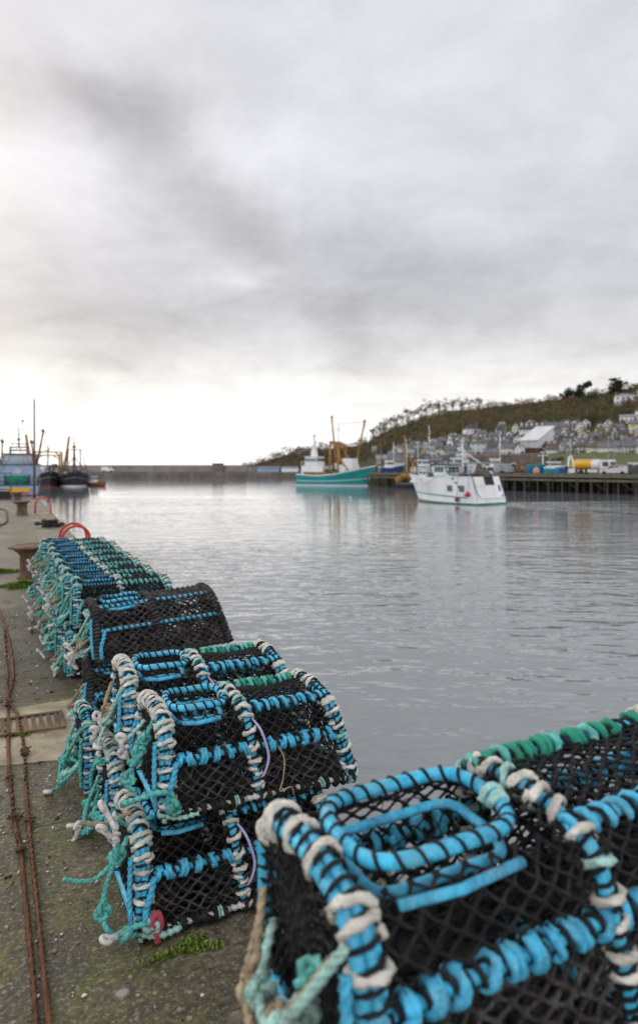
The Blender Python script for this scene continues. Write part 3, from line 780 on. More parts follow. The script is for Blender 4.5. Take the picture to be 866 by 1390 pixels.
    if fresh and strap:
        mb = MB(); pts = smooth([surf(.50, S_TOP - .02) + Vector((0, -.03, -.02)), surf(.515, .27) + Vector((.006, -.028, 0)), surf(.525, .17) + Vector((.01, -.03, 0)), surf(.50, .10) + Vector((0, -.026, 0)), surf(.47, .09) + Vector((0, -.026, 0))], 5)
        for a, b_ in zip(pts, pts[1:]):
            mb.add([a + Vector((-.005, 0, 0)), a + Vector((.005, -.001, 0)), b_ + Vector((.005, -.001, 0)), b_ + Vector((-.005, 0, 0))], [(0, 1, 2, 3)])
        obj('tag_strip', mb, 'violet', t)
        mb = MB(); mb.tube(smooth([surf(.60, S_MID) + Vector((0, -.03, 0)), surf(.61, .15) + Vector((.004, -.04, 0)), surf(.60, .07) + Vector((-.01, -.04, 0)), surf(.57, .01) + Vector((-.01, -.045, .02)), surf(.60, .01) + Vector((.01, -.05, .03)), surf(.63, .0) + Vector((0, -.04, -.0))], 6), .0028, 5)
        obj('loose_twine', mb, 'beige_rope', t)
    # tether from the near corner rail down the frame
    mb = MB()
    rope(mb, [surf(.06, S_MID) + Vector((0, -.026, .01)), surf(.04, .17) + Vector((0, -.035, -.01)), surf(.02, .10) + Vector((-.004, -.034, 0)), surf(.015, .03) + Vector((0, -.032, 0))], .011)
    rope(mb, [surf(.0, S_TOP - .08) + Vector((-.028, -.01, 0)), surf(.0, .15) + Vector((-.035, -.006, 0)), surf(0, .02) + Vector((-.03, 0, .01))], .009)
    obj('tether', mb, 'turq' if far else 'blue_rope', t)
    return t

def bridle_mesh(seed, far=False):
    """the tangle of bridle rope, knots and toggles at the landward end"""
    rg = random.Random(seed); mb = MB(); tog = []
    zs = rg.uniform(.20, .30)
    for k in range(3 if not far else 4):
        y0, y1 = rg.uniform(-.20, -.05), rg.uniform(-.02, .20); z0, z1 = rg.uniform(.12, .33), rg.uniform(.03, .28)
        out_ = rg.uniform(.03, .09); dip = rg.uniform(.02, .14)
        a = Vector((-.02, y0, z0)); b_ = Vector((-.02, y1, z1))
        m1 = a.lerp(b_, .3) + Vector((-out_, 0, -dip)); m2 = a.lerp(b_, .7) + Vector((-out_ * .8, 0, -dip * rg.uniform(.5, 1.1)))
        for p_ in (m1, m2): p_.z = max(p_.z, .02)
        r = rg.uniform(.0075, .0105); mi = rg.choice([0, 0, 1, 2] if not far else [0, 0, 1, 1, 2])
        rope(mb, [a, m1, m2, b_], r, mi)
        knot(mb, m1, r, rg, mi)
        if rg.random() < .75: knot(mb, m2, r, rg, mi)
        if rg.random() < (.8 if not far else .5):
            e = m1 + Vector((rg.uniform(-.07, -.02), rg.uniform(-.06, .04), -rg.uniform(.04, .12))); e.z = max(e.z, .018)
            rope(mb, [m1, m1.lerp(e, .5) + Vector((rg.uniform(-.03, .02), 0, -.01)), e], r * .9, mi); tog.append((e, rg.uniform(-.6, 2.2), rg.uniform(.2, 1.3)))
    for k in range(2):
        c = Vector((-.025, rg.uniform(-.19, .05), rg.uniform(.05, .32))); knot(mb, c, .0095, rg, rg.choice([0, 0, 1]))
    return mb.mesh('bridle_rope', [M['turq'], M['pale_turq'], M['beige_rope']]), tog
BRID = [bridle_mesh(100 + i) for i in range(5)] + [bridle_mesh(200 + i, True) for i in range(5)]
def hero_bridle(kind):
    rg = random.Random(5); mb = MB(); tog = []
    if kind == 'upper':
        rope(mb, [(-.01, -.10, .34), (-.06, -.12, .27), (-.10, -.15, .20), (-.13, -.17, .15), (-.10, -.20, .13)], .0095)
        for c in ((-.05, -.115, .28), (-.075, -.13, .245), (-.09, -.14, .21), (-.12, -.165, .165)): knot(mb, c, .0095, rg)
        rope(mb, [(-.15, -.20, .09), (-.10, -.235, .115), (-.03, -.25, .13), (.02, -.245, .11), (.03, -.235, .06)], .0105)
        knot(mb, (.02, -.24, .075), .011, rg); knot(mb, (.028, -.236, .05), .010, rg, 0)
        rope(mb, [(.0, -.24, .03), (.06, -.245, .018), (.12, -.24, .02)], .010, 1)
        tog += [((-.195, -.20, .06), -.25, 1.05), ((-.12, -.05, .24), 1.2, 1.2), ((-.19, -.16, -.03), .4, .9)]
        rope(mb, [(-.02, .02, .30), (-.09, -.0, .24), (-.12, -.04, .25)], .009, 1)
        rope(mb, [(-.16, -.16, .02), (-.11, -.15, -.02), (-.03, -.16, .0)], .008, 0)
        rope(mb, [(-.27, -.12, .01), (-.2, -.14, .0), (-.1, -.13, .02)], .009, 2)
    else:
        rope(mb, [(-.02, -.12, .33), (-.07, -.16, .28), (-.105, -.17, .20), (-.12, -.19, .11), (-.09, -.22, .045), (-.02, -.245, .075), (.035, -.25, .07), (.05, -.24, .05)], .0095)
        knot(mb, (-.065, -.15, .285), .0115, rg); knot(mb, (-.118, -.187, .12), .010, rg); knot(mb, (-.05, -.235, .05), .0115, rg); knot(mb, (.03, -.245, .065), .0105, rg, 1)
        rope(mb, [(-.08, -.16, .27), (-.14, -.15, .22), (-.20, -.16, .235), (-.24, -.17, .26)], .008)
        rope(mb, [(.0, -.24, .035), (.06, -.25, .02), (.13, -.245, .025)], .012, 1)
        tog += [((-.085, -.235, .05), .5, .35)]
    return mb.mesh('bridle_rope', [M['turq'], M['pale_turq'], M['beige_rope']]), tog
BH = {'upper': hero_bridle('upper'), 'lower': hero_bridle('lower')}

PROTO = {k: make_pot(*a_) for k, a_ in (('fresh', ('fresh', 21)), ('old', ('old', 22)), ('far', ('far', 23)), ('long', ('fresh', 24, .95, False, .085)))}
USED = set()
def put_pot(style, v, u, z, label, bridle, yaw=0.0, tilt=0.0, sc=1.0, roll=0.0):
    t = PROTO[style] if style not in USED else copy_tree(PROTO[style])
    USED.add(style)
    # copies made after the first keep the parts only (bridles are added per pot)
    for ch in [c for c in t.children if c.name.startswith('bridle_rope')]:
        for c2 in list(ch.children): bpy.data.objects.remove(c2)
        bpy.data.objects.remove(ch)
    t.location = Q(v, u, z); t.rotation_euler = (tilt, roll, QA + yaw); t.scale = (sc, sc, sc * ZS); t['label'] = label
    me, tog = bridle
    b_ = link('bridle_rope', me, t)
    for p, rz, ry in tog: link('toggle', TOG, b_, p, (rnd.uniform(-.5, .5), ry, rz))
    return t
ZS = .93
K = PH * ZS + .022
Z0 = .012
put_pot('long', .45, 1.03, Z0 + .20 + 2 * PH + .070 - PH, 'nearest lobster pot, blurred, with a big blue entrance ring, top of the front stack', BRID[0], R(1), 0, 1.0, R(-2.5))
put_pot('long', .43, 1.03, Z0 + .225, 'lower pot of the nearest stack, directly under the blurred top pot', BRID[1], R(-1.5))
t = thing('wooden_pallet', 'grey wooden pallet under the nearest stack of pots', 'pallet', Q(.42, 1.02, Z0), QA)
for nm_, sl in (('top_board', [((.45, -.24 + .08 * k, .205), (1.1, .065, .02)) for k in range(7)]), ('bearer', [((-.05 + .5 * k, 0, .1075), (.10, .56, .174)) for k in range(3)]), ('bottom_board', [((.45, -.24 + .24 * k, .010), (1.1, .09, .02)) for k in range(3)])):
    for c_, s_ in sl:
        mb = MB(); mb.box(c_, s_); obj(nm_, mb, 'timber', t)
put_pot('fresh', .485, 2.62, Z0 + K, 'sharp blue and white lobster pot with lavender strap, top of the second stack', BH['upper'], R(1.5)).scale.x = .95
put_pot('fresh', .395, 2.575, Z0, 'lower pot of the second stack with a red tag at its bottom corner', BH['lower'], R(2))
put_pot('fresh', .46, 3.20, Z0 + K, 'blue pot with white windings just behind the sharp one, top of the third stack', BRID[3], R(-1))
put_pot('fresh', .40, 3.20, Z0, 'lower pot of the third stack, mostly hidden, behind the sharp pots', BRID[4], R(1))
put_pot('far', .34, 3.72, Z0, 'single low pot tucked between the third stack and the black pot', BRID[5], R(2))
put_pot('old', .50, 4.62, Z0 + K + .01, 'old black pot with dark fuzzy netting and thin blue rails, on top', BRID[6], R(1), R(-2), 1.05, R(-3.5))
put_pot('old', .46, 4.62, Z0, 'lower pot underneath the old black fuzzy pot', BRID[7], R(-2))
names = ['fifth', 'sixth', 'seventh', 'eighth', 'ninth', 'tenth', 'eleventh']
for i, u in enumerate((5.74, 6.30, 6.83, 7.35, 7.88, 8.42, 8.95)):
    jv = rnd.uniform(-.03, .03)
    nth = (names[i] + ' stack from the near end' if i else 'stack right behind the black pot')
    jv -= .018 * (u - 5.74)
    put_pot('far', .45 + jv, u, Z0 + K, 'upper turquoise bound pot of the ' + ('farthest stack by the bollard' if i == 6 else nth + ('')), BRID[5 + i % 5], R(rnd.uniform(-2.5, 2.5)))
    put_pot('far', .40 + jv, u, Z0, 'lower turquoise bound pot of the ' + ('farthest stack by the bollard' if i == 6 else nth + ('')), BRID[5 + (i + 2) % 5], R(rnd.uniform(-2.5, 2.5)))
# the red cord on the lower pot of the second stack
for o in list(COL.objects):
    if o.get('label', '').startswith('lower pot of the second stack'):
        mb = MB(); mb.tube(smooth([(.05, -.235, .02), (.06, -.25, .06), (.05, -.245, .10), (.03, -.25, .075), (.045, -.252, .03), (.05, -.25, -.0)], 5), .012, 7)
        obj('marker_cord', mb, 'redtag', o)
# ---------------------------------------------------------------- far shore: terrain
def ridge_y(px): return interp(px, [300, 330, 350, 370, 400, 432, 470, 490, 505, 520, 560, 600, 650, 700, 750, 800, 866, 1000, 1300], [640, 634, 630, 623, 614, 611, 607, 604, 598, 587, 572, 562, 554, 549, 543, 536, 525, 512, 500])
def d0(px):
    k = (px - 433) / F; pier = 128.6 / (k + .775)
    return interp(px, [470, 500], [285, pier * 1.07]) if px < 500 else pier * 1.07
def dR(px): return interp(px, [300, 400, 500, 600, 700, 866, 1300], [900, 700, 520, 450, 400, 340, 300])
FLAT = .3
def d_flat(px): return d0(px) + 22
def y_at(px, t):
    dA = d_flat(px); yA = HOR + F * (EYE - FLAT) / dA
    return yA + (ridge_y(px) - yA) * t
def d_of(px, t): return d_flat(px) + (dR(px) - d_flat(px)) * t ** 1.15
def hill(px, yb):
    """the point of the hillside that stands at that height in the view"""
    y0_, y1_ = y_at(px, 0), ridge_y(px); t = max(0, min(1, (yb - y0_) / (y1_ - y0_))); d = d_of(px, t)
    return ray(px, d, EYE + (HOR - y_at(px, t)) / F * d), d
mb = MB(); pxs = [290 + 10 * i for i in range(104)]; rows_n = 46
rt = random.Random(2); vs = []
for px in pxs:
    for k in range(rows_n):
        if k == 0: p = ray(px, d0(px), -4.0)
        elif k == 1: p = ray(px, d0(px), FLAT)
        elif k == 2: p = ray(px, d_flat(px), FLAT)
        elif k <= 38:
            t = (k - 2) / 36; d = d_of(px, t); p = ray(px, d, EYE + (HOR - y_at(px, t)) / F * d)
            if k > 3: p.z += rt.uniform(-.4, .4)
        else:
            d = dR(px) * (1 + .15 * (k - 38)); z = EYE + (HOR - ridge_y(px)) / F * dR(px)
            p = ray(px, d, z * (1 - .12 * (k - 38)) - 1)
        vs.append(p)
fs = [(i * rows_n + k, (i + 1) * rows_n + k, (i + 1) * rows_n + k + 1, i * rows_n + k + 1) for i in range(len(pxs) - 1) for k in range(rows_n - 1)]
mb.add(vs, fs, 0, True)
m, nt = nodes_of('hillside'); g = G(nt); tc = g.n('ShaderNodeTexCoord').outputs['Object']
c_ = g.ramp(g.noise(tc, .05, 6, .65), [(.3, (.05, .044, .027)), (.5, (.085, .07, .04)), (.7, (.09, .095, .04))])
c_ = g.mix(g.ramp(g.noise(tc, .4, 5, .7), [(.45, 0.0), (.7, .7)]), c_, (.028, .026, .018))
g.out(c_, .95, g.bump(g.noise(tc, .6, 6, .7), 1, .6), 0, .1); M['hill'] = m
tag(obj('hillside', mb, 'hill'), kind='structure')
# tarmac apron behind the pier
mb = MB(); pa = list(range(495, 1000, 15))
vs = [ray(px, d0(px) - .5, FLAT + .006) for px in pa] + [ray(px, d_flat(px) - .5, FLAT + .006) for px in pa]; k = len(pa)
mb.add(vs, [(i, i + 1, k + i + 1, k + i) for i in range(k - 1)])
tag(obj('quay_road', mb, 'asphalt'), kind='structure')

# ---------------------------------------------------------------- foliage
LEAFM = ['f_brown', 'f_rust', 'f_olive', 'f_green', 'f_dark', 'f_lime', 'f_twig', 'f_pine']
def leaves(mb, c, rad, n, size, mi, rg, shell=.45, hang=0.0):
    """leaf clumps scattered through a lumpy crown"""
    lob = [(Vector((rg.gauss(0, .5), rg.gauss(0, .5), rg.gauss(.05, .42))), rg.uniform(.35, .62)) for _ in range(7)]
    for _ in range(n):
        lc, lr = rg.choice(lob)
        dv = Vector((rg.gauss(0, 1), rg.gauss(0, 1), rg.gauss(0, 1))).normalized() * lr * rg.uniform(shell, 1.1)
        q = lc + dv
        p = Vector((c[0] + q.x * rad[0], c[1] + q.y * rad[1], c[2] + q.z * rad[2]))
        s_ = size * rg.uniform(.5, 1.4); a = Vector((rg.gauss(0, 1), rg.gauss(0, 1), rg.gauss(0, .7))).normalized()
        b_ = a.orthogonal().normalized(); b_ = Matrix.Rotation(rg.uniform(0, 6), 3, a) @ b_; c2 = a.cross(b_)
        mb.add([p + b_ * s_, p + c2 * s_ * .6, p - b_ * s_ * .8, p - c2 * s_ * .55], [(0, 1, 2, 3)], rg.choice(mi))
def tree(name, label, base, h, rx, mi, rg, n=420, size=.7, trunk=.35, bare=False, group=None, cat='tree', crown_z=.62, crown_h=.42):
    t = thing(name, label, cat, base, 0, group)
    mb = MB(); top = h * .8; lean = rg.uniform(-.06, .06) * h
    mb.tube([(0, 0, -1.2), (lean * .2, 0, h * .25), (lean * .6, 0, h * .5), (lean, 0, top)], [trunk, trunk * .8, trunk * .55, trunk * .15], 7)
    for k in range(9 if bare else 6):
        z0 = h * rg.uniform(.25, .65); a = rg.uniform(0, 6.28); ln = rx * rg.uniform(.6, 1.0)
        s_ = Vector((lean * z0 / top, 0, z0)); e = s_ + Vector((math.cos(a) * ln, math.sin(a) * ln, h * rg.uniform(.12, .32))); md = s_.lerp(e, .5) + Vector((0, 0, h * .03))
        mb.tube([s_, md, e], [trunk * .4, trunk * .25, trunk * .08], 5)
        if bare:
            for _ in range(5):
                e2 = md.lerp(e, rg.random()) ; mb.tube([e2, e2 + Vector((rg.uniform(-1, 1), rg.uniform(-1, 1), rg.uniform(.3, 1.2))) * rx * .42], [trunk * .13, trunk * .04], 4)
    obj('trunk', mb, 'bark', t)
    mb = MB(); leaves(mb, (lean * .7, 0, h * crown_z), (rx, rx, h * crown_h), n, size, range(len(mi)), rg, .3 if bare else .45)
    obj('crown', mb, mi, t)
    return t
rt = random.Random(17)
# the wood on the hill: one mass of canopies
def wood_low(px): return interp(px, [330, 420, 480, 505, 540, 590, 625, 660, 690, 740, 800, 830, 866, 1000], [635, 634, 632, 622, 608, 597, 586, 586, 576, 574, 573, 574, 558, 545])
mb = MB(); npx = 330.0
while npx < 1010:
    y = wood_low(npx); yr = ridge_y(npx)
    while y > yr + .5:
        px = npx + rt.uniform(-5, 5); yy = max(yr + .3, y + rt.uniform(-2, 2)); p, d = hill(px, yy)
        s_ = d / F
        r = rt.uniform(5.5, 9.5) * s_; hh = rt.uniform(6, 9.5) * s_
        tone = math.sin(px * .021 + yy * .05) + math.sin(px * .06 - yy * .11 + 1) + rt.uniform(-1, 1)
        mi = [0, 2] if tone < -1.0 else [0, 1] if tone < .2 else [2, 0, 3] if tone < 1.0 else [3, 2]
        if rt.random() < .10: mi = [4, 3]
        if rt.random() < .05: mi = [5, 2]
        if px < 500: mi = [6, 0, 2]
        leaves(mb, (p.x, p.y, p.z + hh * .45), (r, r, hh * .75), 170, .80 * s_, mi, rt, .5)
        y -= rt.uniform(3.0, 4.6)
    npx += 6.2
tag(obj('wood', mb, LEAFM), 'autumn wood in browns and greens covering the hill above the village', 'wood', kind='stuff')
# bare trees that stand out along the skyline
sky_trees = [(508, 585), (515, 579), (522, 574), (530, 570), (538, 567), (546, 562), (554, 558), (562, 556), (570, 553), (578, 550), (587, 548), (595, 546), (604, 546), (614, 545), (625, 544), (637, 545), (650, 543)]
for i, (px, yt) in enumerate(sky_trees):
    yb = ridge_y(px) + 1.5; p, d = hill(px, yb); h = (yb - yt + rt.uniform(1, 4)) / F * d
    tree('bare_tree', 'thin leafless tree standing against the pale sky on the hill ridge', p, h, h * rt.uniform(.34, .5), ['f_twig', 'f_brown'], rt, 150, .5, .28, True, 'leafless trees along the ridge', crown_z=.72, crown_h=.34)
p, d = hill(783, 545); h = 26 / F * d
t = tree('pine_tree', 'dark round topped pine standing alone on the skyline', p, h, h * .46, ['f_pine', 'f_dark'], rt, 1500, .5, .5, crown_z=.62, crown_h=.40)
p, d = hill(770, 546); h = 17 / F * d
tree('pine_tree', 'small ragged pine left of the round topped pine', p, h, h * .5, ['f_pine', 'f_dark'], rt, 350, .5, .3, crown_z=.6, crown_h=.4)
p, d = hill(836, 541); h = 29 / F * d
t = tree('cedar_tree', 'dark cedar with flat layered branches beside the top white house', p, h, h * .30, ['f_pine', 'f_dark'], rt, 260, .55, .5)
mb = MB()
for k in range(9):
    a = rt.uniform(0, 6.28); z = h * (.35 + .07 * k); ln = h * rt.uniform(.28, .48) * (1.1 - .05 * k)
    leaves(mb, (math.cos(a) * ln * .6, math.sin(a) * ln * .6, z), (ln * .55, ln * .55, h * .035), 110, .5, [0, 1], rt)
obj('branch_layers', mb, ['f_pine', 'f_dark'], t)
for i, (px, yb, hp, mi, lab) in enumerate([(803, 547, 15, ['f_olive', 'f_green'], 'rounded olive tree right of the pine on the skyline'), (810, 570, 26, ['f_olive', 'f_brown'], 'large rounded olive brown tree below the skyline right of the pine'),
        (821, 580, 15, ['f_rust', 'f_brown'], 'russet round tree above the stone houses'), (797, 578, 14, ['f_dark', 'f_green'], 'dark tree at the end of the cream gabled terrace'), (706, 596, 6, ['f_dark', 'f_green'], 'dark bush beside the pale corrugated shed'),
        (756, 632, 14, ['f_dark', 'f_green'], 'dark green bush growing under the white house above the pier'), (667, 611, 7, ['f_green', 'f_olive'], 'green bush by the pale blue house'), (625, 592, 9, ['f_green', 'f_lime'], 'green tree left of the lone slate house'),
        (660, 590, 8, ['f_dark', 'f_green'], 'dark shrub right of the lone slate house'), (853, 551, 9, ['f_green', 'f_dark'], 'green hedge trees under the top white house'), (846, 577, 8, ['f_green', 'f_olive'], 'green tree left of the yellow house'),
        (735, 604, 5, ['f_olive', 'f_green'], 'small olive bush right of the corrugated shed'), (612, 618, 6, ['f_olive', 'f_green'], 'small tree in the lower village left of the blue house'), (545, 622, 7, ['f_olive', 'f_dark'], 'small dark tree among the far left roofs'),
        (845, 606, 7, ['f_lime', 'f_green'], 'bright green garden tree between white terrace and cream house'), (526, 618, 9, ['f_dark', 'f_olive'], 'dark tree at the left end of the village')]):
    p, d = hill(px, yb); h = hp / F * d
    tree('broadleaf_tree', lab, p, h, h * .55, mi, rt, 520, h * .06, .25, group='trees among the houses', crown_z=.55, crown_h=.5)

# ---------------------------------------------------------------- houses
WIN = {}
def window_mesh(w_, h_, dark=True):
    key = (round(w_, 1), round(h_, 1), dark)
    if key not in WIN:
        mb = MB(); f_ = .12
        mb.box((0, -.02, 0), (w_ - 2 * f_ + .02, .05, h_ - 2 * f_ + .02), 1)
        for s_ in (-1, 1):
            mb.box((s_ * (w_ / 2 - f_ / 2), -.035, 0), (f_, .09, h_), 0); mb.box((0, -.036, s_ * (h_ / 2 - f_ / 2)), (w_ - 2 * f_, .088, f_), 0)
        mb.box((0, -.037, 0), (.07, .07, h_ - 2 * f_), 0); mb.box((0, -.05, -h_ / 2 - .06), (w_ + .2, .16, .08), 0)
        WIN[key] = mb.mesh('window', [M['w_white'], M['glass']])
    return WIN[key]
CHIM = None
BOXES = []
def house(px0, px1, yb, hp, rp, wall, roof, label, style='ridge', chim=2, nx=3, ny=2, yaw=0, dorm=0, deep=7.5, group='village houses on the hill', nowin=False):
    global CHIM
    BOXES.append((px0, px1, yb))
    pc, d = hill((px0 + px1) / 2, yb); w_ = (px1 - px0) / F * d; hw, hr = hp / F * d, rp / F * d
    face = -math.atan2(pc.x, pc.y)
    t = thing('house', label, 'house', pc, face + R(yaw), group)
    if style == 'gable': deep = max(deep, 6)
    mb = MB(); mb.box((0, deep / 2, hw / 2 - 2.5), (w_, deep, hw + 5))
    if style == 'ridge':
        for s_ in (-1, 1):
            x = s_ * (w_ / 2 - .01); mb.add([(x, .01, hw), (x, deep - .01, hw), (x, deep / 2, hw + hr - .1)], [(0, 1, 2)])
    elif style == 'gable': mb.add([(-w_ / 2 + .01, .0, hw), (w_ / 2 - .01, .0, hw), (0, .0, hw + hr - .1)], [(0, 1, 2)]); mb.add([(-w_ / 2 + .01, deep, hw), (w_ / 2 - .01, deep, hw), (0, deep, hw + hr - .1)], [(0, 1, 2)])
    obj('wall', mb, wall, t)
    mb = MB(); o_ = .35; th = .22
    if style == 'ridge':
        for a, b_ in ((-o_, deep / 2), (deep + o_, deep / 2)):
            za = hw - o_ * hr / (deep / 2)
            mb.add([(-w_ / 2 - .2, a, za), (w_ / 2 + .2, a, za), (w_ / 2 + .2, b_, hw + hr), (-w_ / 2 - .2, b_, hw + hr), (-w_ / 2 - .2, a, za + th), (w_ / 2 + .2, a, za + th), (w_ / 2 + .2, b_, hw + hr + th), (-w_ / 2 - .2, b_, hw + hr + th)],
                   [(0, 1, 2, 3), (4, 5, 6, 7), (0, 1, 5, 4), (1, 2, 6, 5), (3, 0, 4, 7)])
    elif style == 'gable':
        for s_ in (-1, 1):
            a = s_ * (w_ / 2 + o_); za = hw - o_ * hr / (w_ / 2)
            mb.add([(a, -.3, za), (a, deep + .2, za), (0, deep + .2, hw + hr), (0, -.3, hw + hr), (a, -.3, za + th), (a, deep + .2, za + th), (0, deep + .2, hw + hr + th), (0, -.3, hw + hr + th)],
                   [(0, 1, 2, 3), (4, 5, 6, 7), (0, 1, 5, 4), (1, 2, 6, 5), (3, 0, 4, 7)])
    elif style == 'hip':
        i_ = min(w_, deep) * .38
        mb.add([(-w_ / 2 - o_, -o_, hw), (w_ / 2 + o_, -o_, hw), (w_ / 2 + o_, deep + o_, hw), (-w_ / 2 - o_, deep + o_, hw), (-w_ / 2 + i_, deep / 2, hw + hr), (w_ / 2 - i_, deep / 2, hw + hr)],
               [(0, 1, 5, 4), (1, 2, 5), (2, 3, 4, 5), (3, 0, 4), (3, 2, 1, 0)])
    else: mb.box((0, deep / 2, hw + .15), (w_ + .4, deep + .4, .3))
    ro = obj('roof', mb, roof, t)
    if chim:
        if CHIM is None:
            c_ = MB(); c_.box((0, 0, .7), (.9, .7, 2.6)); c_.box((0, 0, 2.08), (1.05, .85, .16))
            for s_ in (-.22, .22): c_.lathe([(.13, 2.16), (.11, 2.6)], 8, 1, (s_, 0, 0))
            CHIM = c_.mesh('chimney', [M['w_chim'], M['pot_clay']])
        for k in range(chim):
            x = 0 if style == 'gable' else (-w_ / 2 + .7 + (w_ - 1.4) * (k / max(1, chim - 1)) if chim > 1 else w_ / 2 - .8)
            link('chimney', CHIM, ro, (x, deep * (.5 if style != 'gable' else .75), hw + hr - .9), None, (.8, .8, .72))
    if not nowin:
        sx, sz = w_ / nx, hw / ny
        ww, wh = min(1.5, sx * .5), min(1.6, sz * .58)
        wm = window_mesh(ww, wh)
        for i in range(nx):
            for j in range(ny):
                if j == 0 and i == nx // 2:
                    mb = MB(); mb.box((0, -.04, 0), (1.0, .1, min(2.1, sz * .8))); obj('door', mb, rnd.choice(['bdkblue', 'w_brown', 'bgreen', 'dkgrey']), t, (-w_ / 2 + sx * (i + .5), 0, min(1.05, sz * .4)))
                else: link('window', wm, t, (-w_ / 2 + sx * (i + .5), 0, sz * (j + .5)))
        if style == 'gable': link('window', window_mesh(.8, .9), t, (0, 0, hw + hr * .3))
    for k in range(dorm):
        x = -w_ / 2 + w_ * (k + .5) / dorm; dw, dh = min(1.5, w_ / dorm * .5), min(1.5, hr * .55); y0 = deep * .12; zb = hw + hr * .2
        mb = MB(); mb.box((0, 1.0, dh / 2), (dw, 2.2, dh), 0)
        mb.add([(-dw / 2 - .15, -.25, dh), (0, -.25, dh + .7), (0, 2.1, dh + .7), (-dw / 2 - .15, 2.1, dh), (dw / 2 + .15, -.25, dh), (dw / 2 + .15, 2.1, dh)], [(0, 1, 2, 3), (4, 5, 2, 1)], 1)
        mb.add([(-dw / 2, -.101, dh), (dw / 2, -.101, dh), (0, -.101, dh + .6)], [(0, 1, 2)], 0)
        mb.box((0, -.13, dh * .52), (dw * .6, .06, dh * .62), 2)
        obj('dormer', mb, ['w_white', roof, 'glass'], ro, (x, y0, zb))
    return t
H = house
H(633, 652, 588, 6, 7, 'w_white', 'r_dark', 'lone white house with dark slate hipped roof on the wooded slope', 'hip', 1, 4, 1, 14)
H(695, 705, 589, 9, 6, 'w_cream', 'r_slate', 'narrow cream gable at the left end of the upper slate terrace', 'gable', 1, 2, 2)
H(705, 738, 589, 7, 9, 'w_white', 'r_dark', 'upper terrace with dark slate roof and a row of white dormers', 'ridge', 3, 8, 1, -3, 5)
H(738, 765, 587, 7.5, 7, 'w_cream', 'r_slate', 'cream terrace in the middle of the upper row', 'ridge', 3, 6, 1, -3)
H(764, 784, 586, 7, 8, 'w_cream', 'r_slate', 'right end terrace of the upper row with grey roof', 'ridge', 2, 5, 1, -4, 2)
H(782, 793, 586, 8, 6.5, 'w_cream', 'r_slate', 'tall cream gable end closing the upper row', 'gable', 1, 2, 2, 6)
H(743, 772, 598, 5, 9, 'w_grey', 'r_slate', 'long grey slate roofed building below the upper row', 'ridge', 1, 6, 1, -2, 2)
H(772, 785, 597, 6, 7, 'r_dark', 'r_dark', 'black gabled building at the end of the long grey roof', 'gable', 0, 2, 1)
H(784, 798, 598, 8, 6, 'w_cream', 'r_brown', 'small cream gabled house right of the black gable', 'gable', 1, 2, 2, -10)
H(678, 699, 617, 9, 6, 'w_white', 'r_slate', 'white fronted house with grey roof left of the corrugated shed', 'ridge', 2, 4, 2, 6)
H(639, 659, 617, 15, 4, 'w_blue', 'r_moss', 'pale blue house with a low mossy roof', 'hip', 2, 3, 3, 8)
H(658, 672, 609, 8, 8, 'w_cream', 'r_slate', 'cream house with white dormers in the middle terrace', 'ridge', 2, 3, 1, 3, 3)
H(671, 687, 609, 8, 8, 'w_peach', 'r_slate', 'peach coloured house with white dormers', 'ridge', 2, 3, 1, 3, 3)
H(685, 697, 600, 6, 8, 'w_grey', 'r_slate', 'grey slate house above the peach house', 'ridge', 1, 2, 1, 6, 1)
H(697, 710, 601, 6, 5, 'w_white', 'r_slate', 'small white gable behind the corrugated shed', 'gable', 0, 2, 1)
H(641, 656, 600, 5, 5, 'w_white', 'r_slate', 'white cottage above the pale blue house', 'ridge', 2, 3, 1, 0, 2)
H(742, 756, 618, 8, 6, 'w_white', 'r_brown', 'white house with pale blue window over the pier bush', 'ridge', 1, 2, 2, -6)
H(757, 769, 616, 9, 8, 'w_white', 'r_brown', 'white bargeboarded gable house next to the brown stone houses', 'gable', 1, 2, 2, 4)
H(768, 783, 617, 10, 7, 'w_stone', 'r_slate', 'brown stone house left of its stone neighbour', 'ridge', 2, 3, 2, 2, 2)
H(783, 797, 617, 11, 5, 'w_stone', 'r_brown', 'brown stone house touching the cream house', 'ridge', 2, 3, 2, -2)
H(797, 813, 617, 10, 6, 'w_cream', 'r_moss', 'cream house with mossy roof left of the white terrace', 'ridge', 1, 3, 2, 2)
H(813, 845, 616, 9, 7, 'w_white', 'r_slate', 'white terrace with grey slate roof above the grass bank', 'ridge', 3, 7, 2, -2)
H(800, 816, 604, 5, 1, 'w_white', 'r_light', 'white flat roofed building behind the cream house', 'flat', 0, 5, 1)
H(846, 864, 617, 11, 7, 'w_grey', 'r_slate', 'grey rendered houses right of the white terrace', 'ridge', 2, 4, 2, 3)
H(865, 885, 618, 12, 7, 'w_cream', 'r_slate', 'cream house cut by the right edge of the photo', 'ridge', 2, 4, 2)
H(829, 840, 598, 13, 8, 'w_brown', 'r_brown', 'tall brown stone gabled house above the white terrace', 'gable', 1, 2, 3, 8)
H(841, 853, 598, 9, 6, 'w_stone', 'r_dark', 'stone house right of the tall brown gable', 'ridge', 1, 2, 2)
H(856, 880, 588, 13, 5, 'w_yellow', 'r_slate', 'pale yellow house at the right edge', 'ridge', 1, 3, 2, 4)
H(843, 876, 573, 8, 3, 'w_white', 'r_light', 'long white house half way up at the right edge', 'ridge', 1, 6, 1, 2)
H(836, 863, 549, 12, 4, 'w_white', 'r_light', 'large white house with blue windows high beside the cedar', 'hip', 2, 4, 2, 5)
H(866, 890, 545, 12, 5, 'w_white', 'r_light', 'white house at the top right beyond the big white one', 'ridge', 1, 3, 2)
H(590, 604, 622, 9, 5, 'w_cream', 'r_slate', 'cream gabled house above the white boat', 'gable', 1, 2, 2)
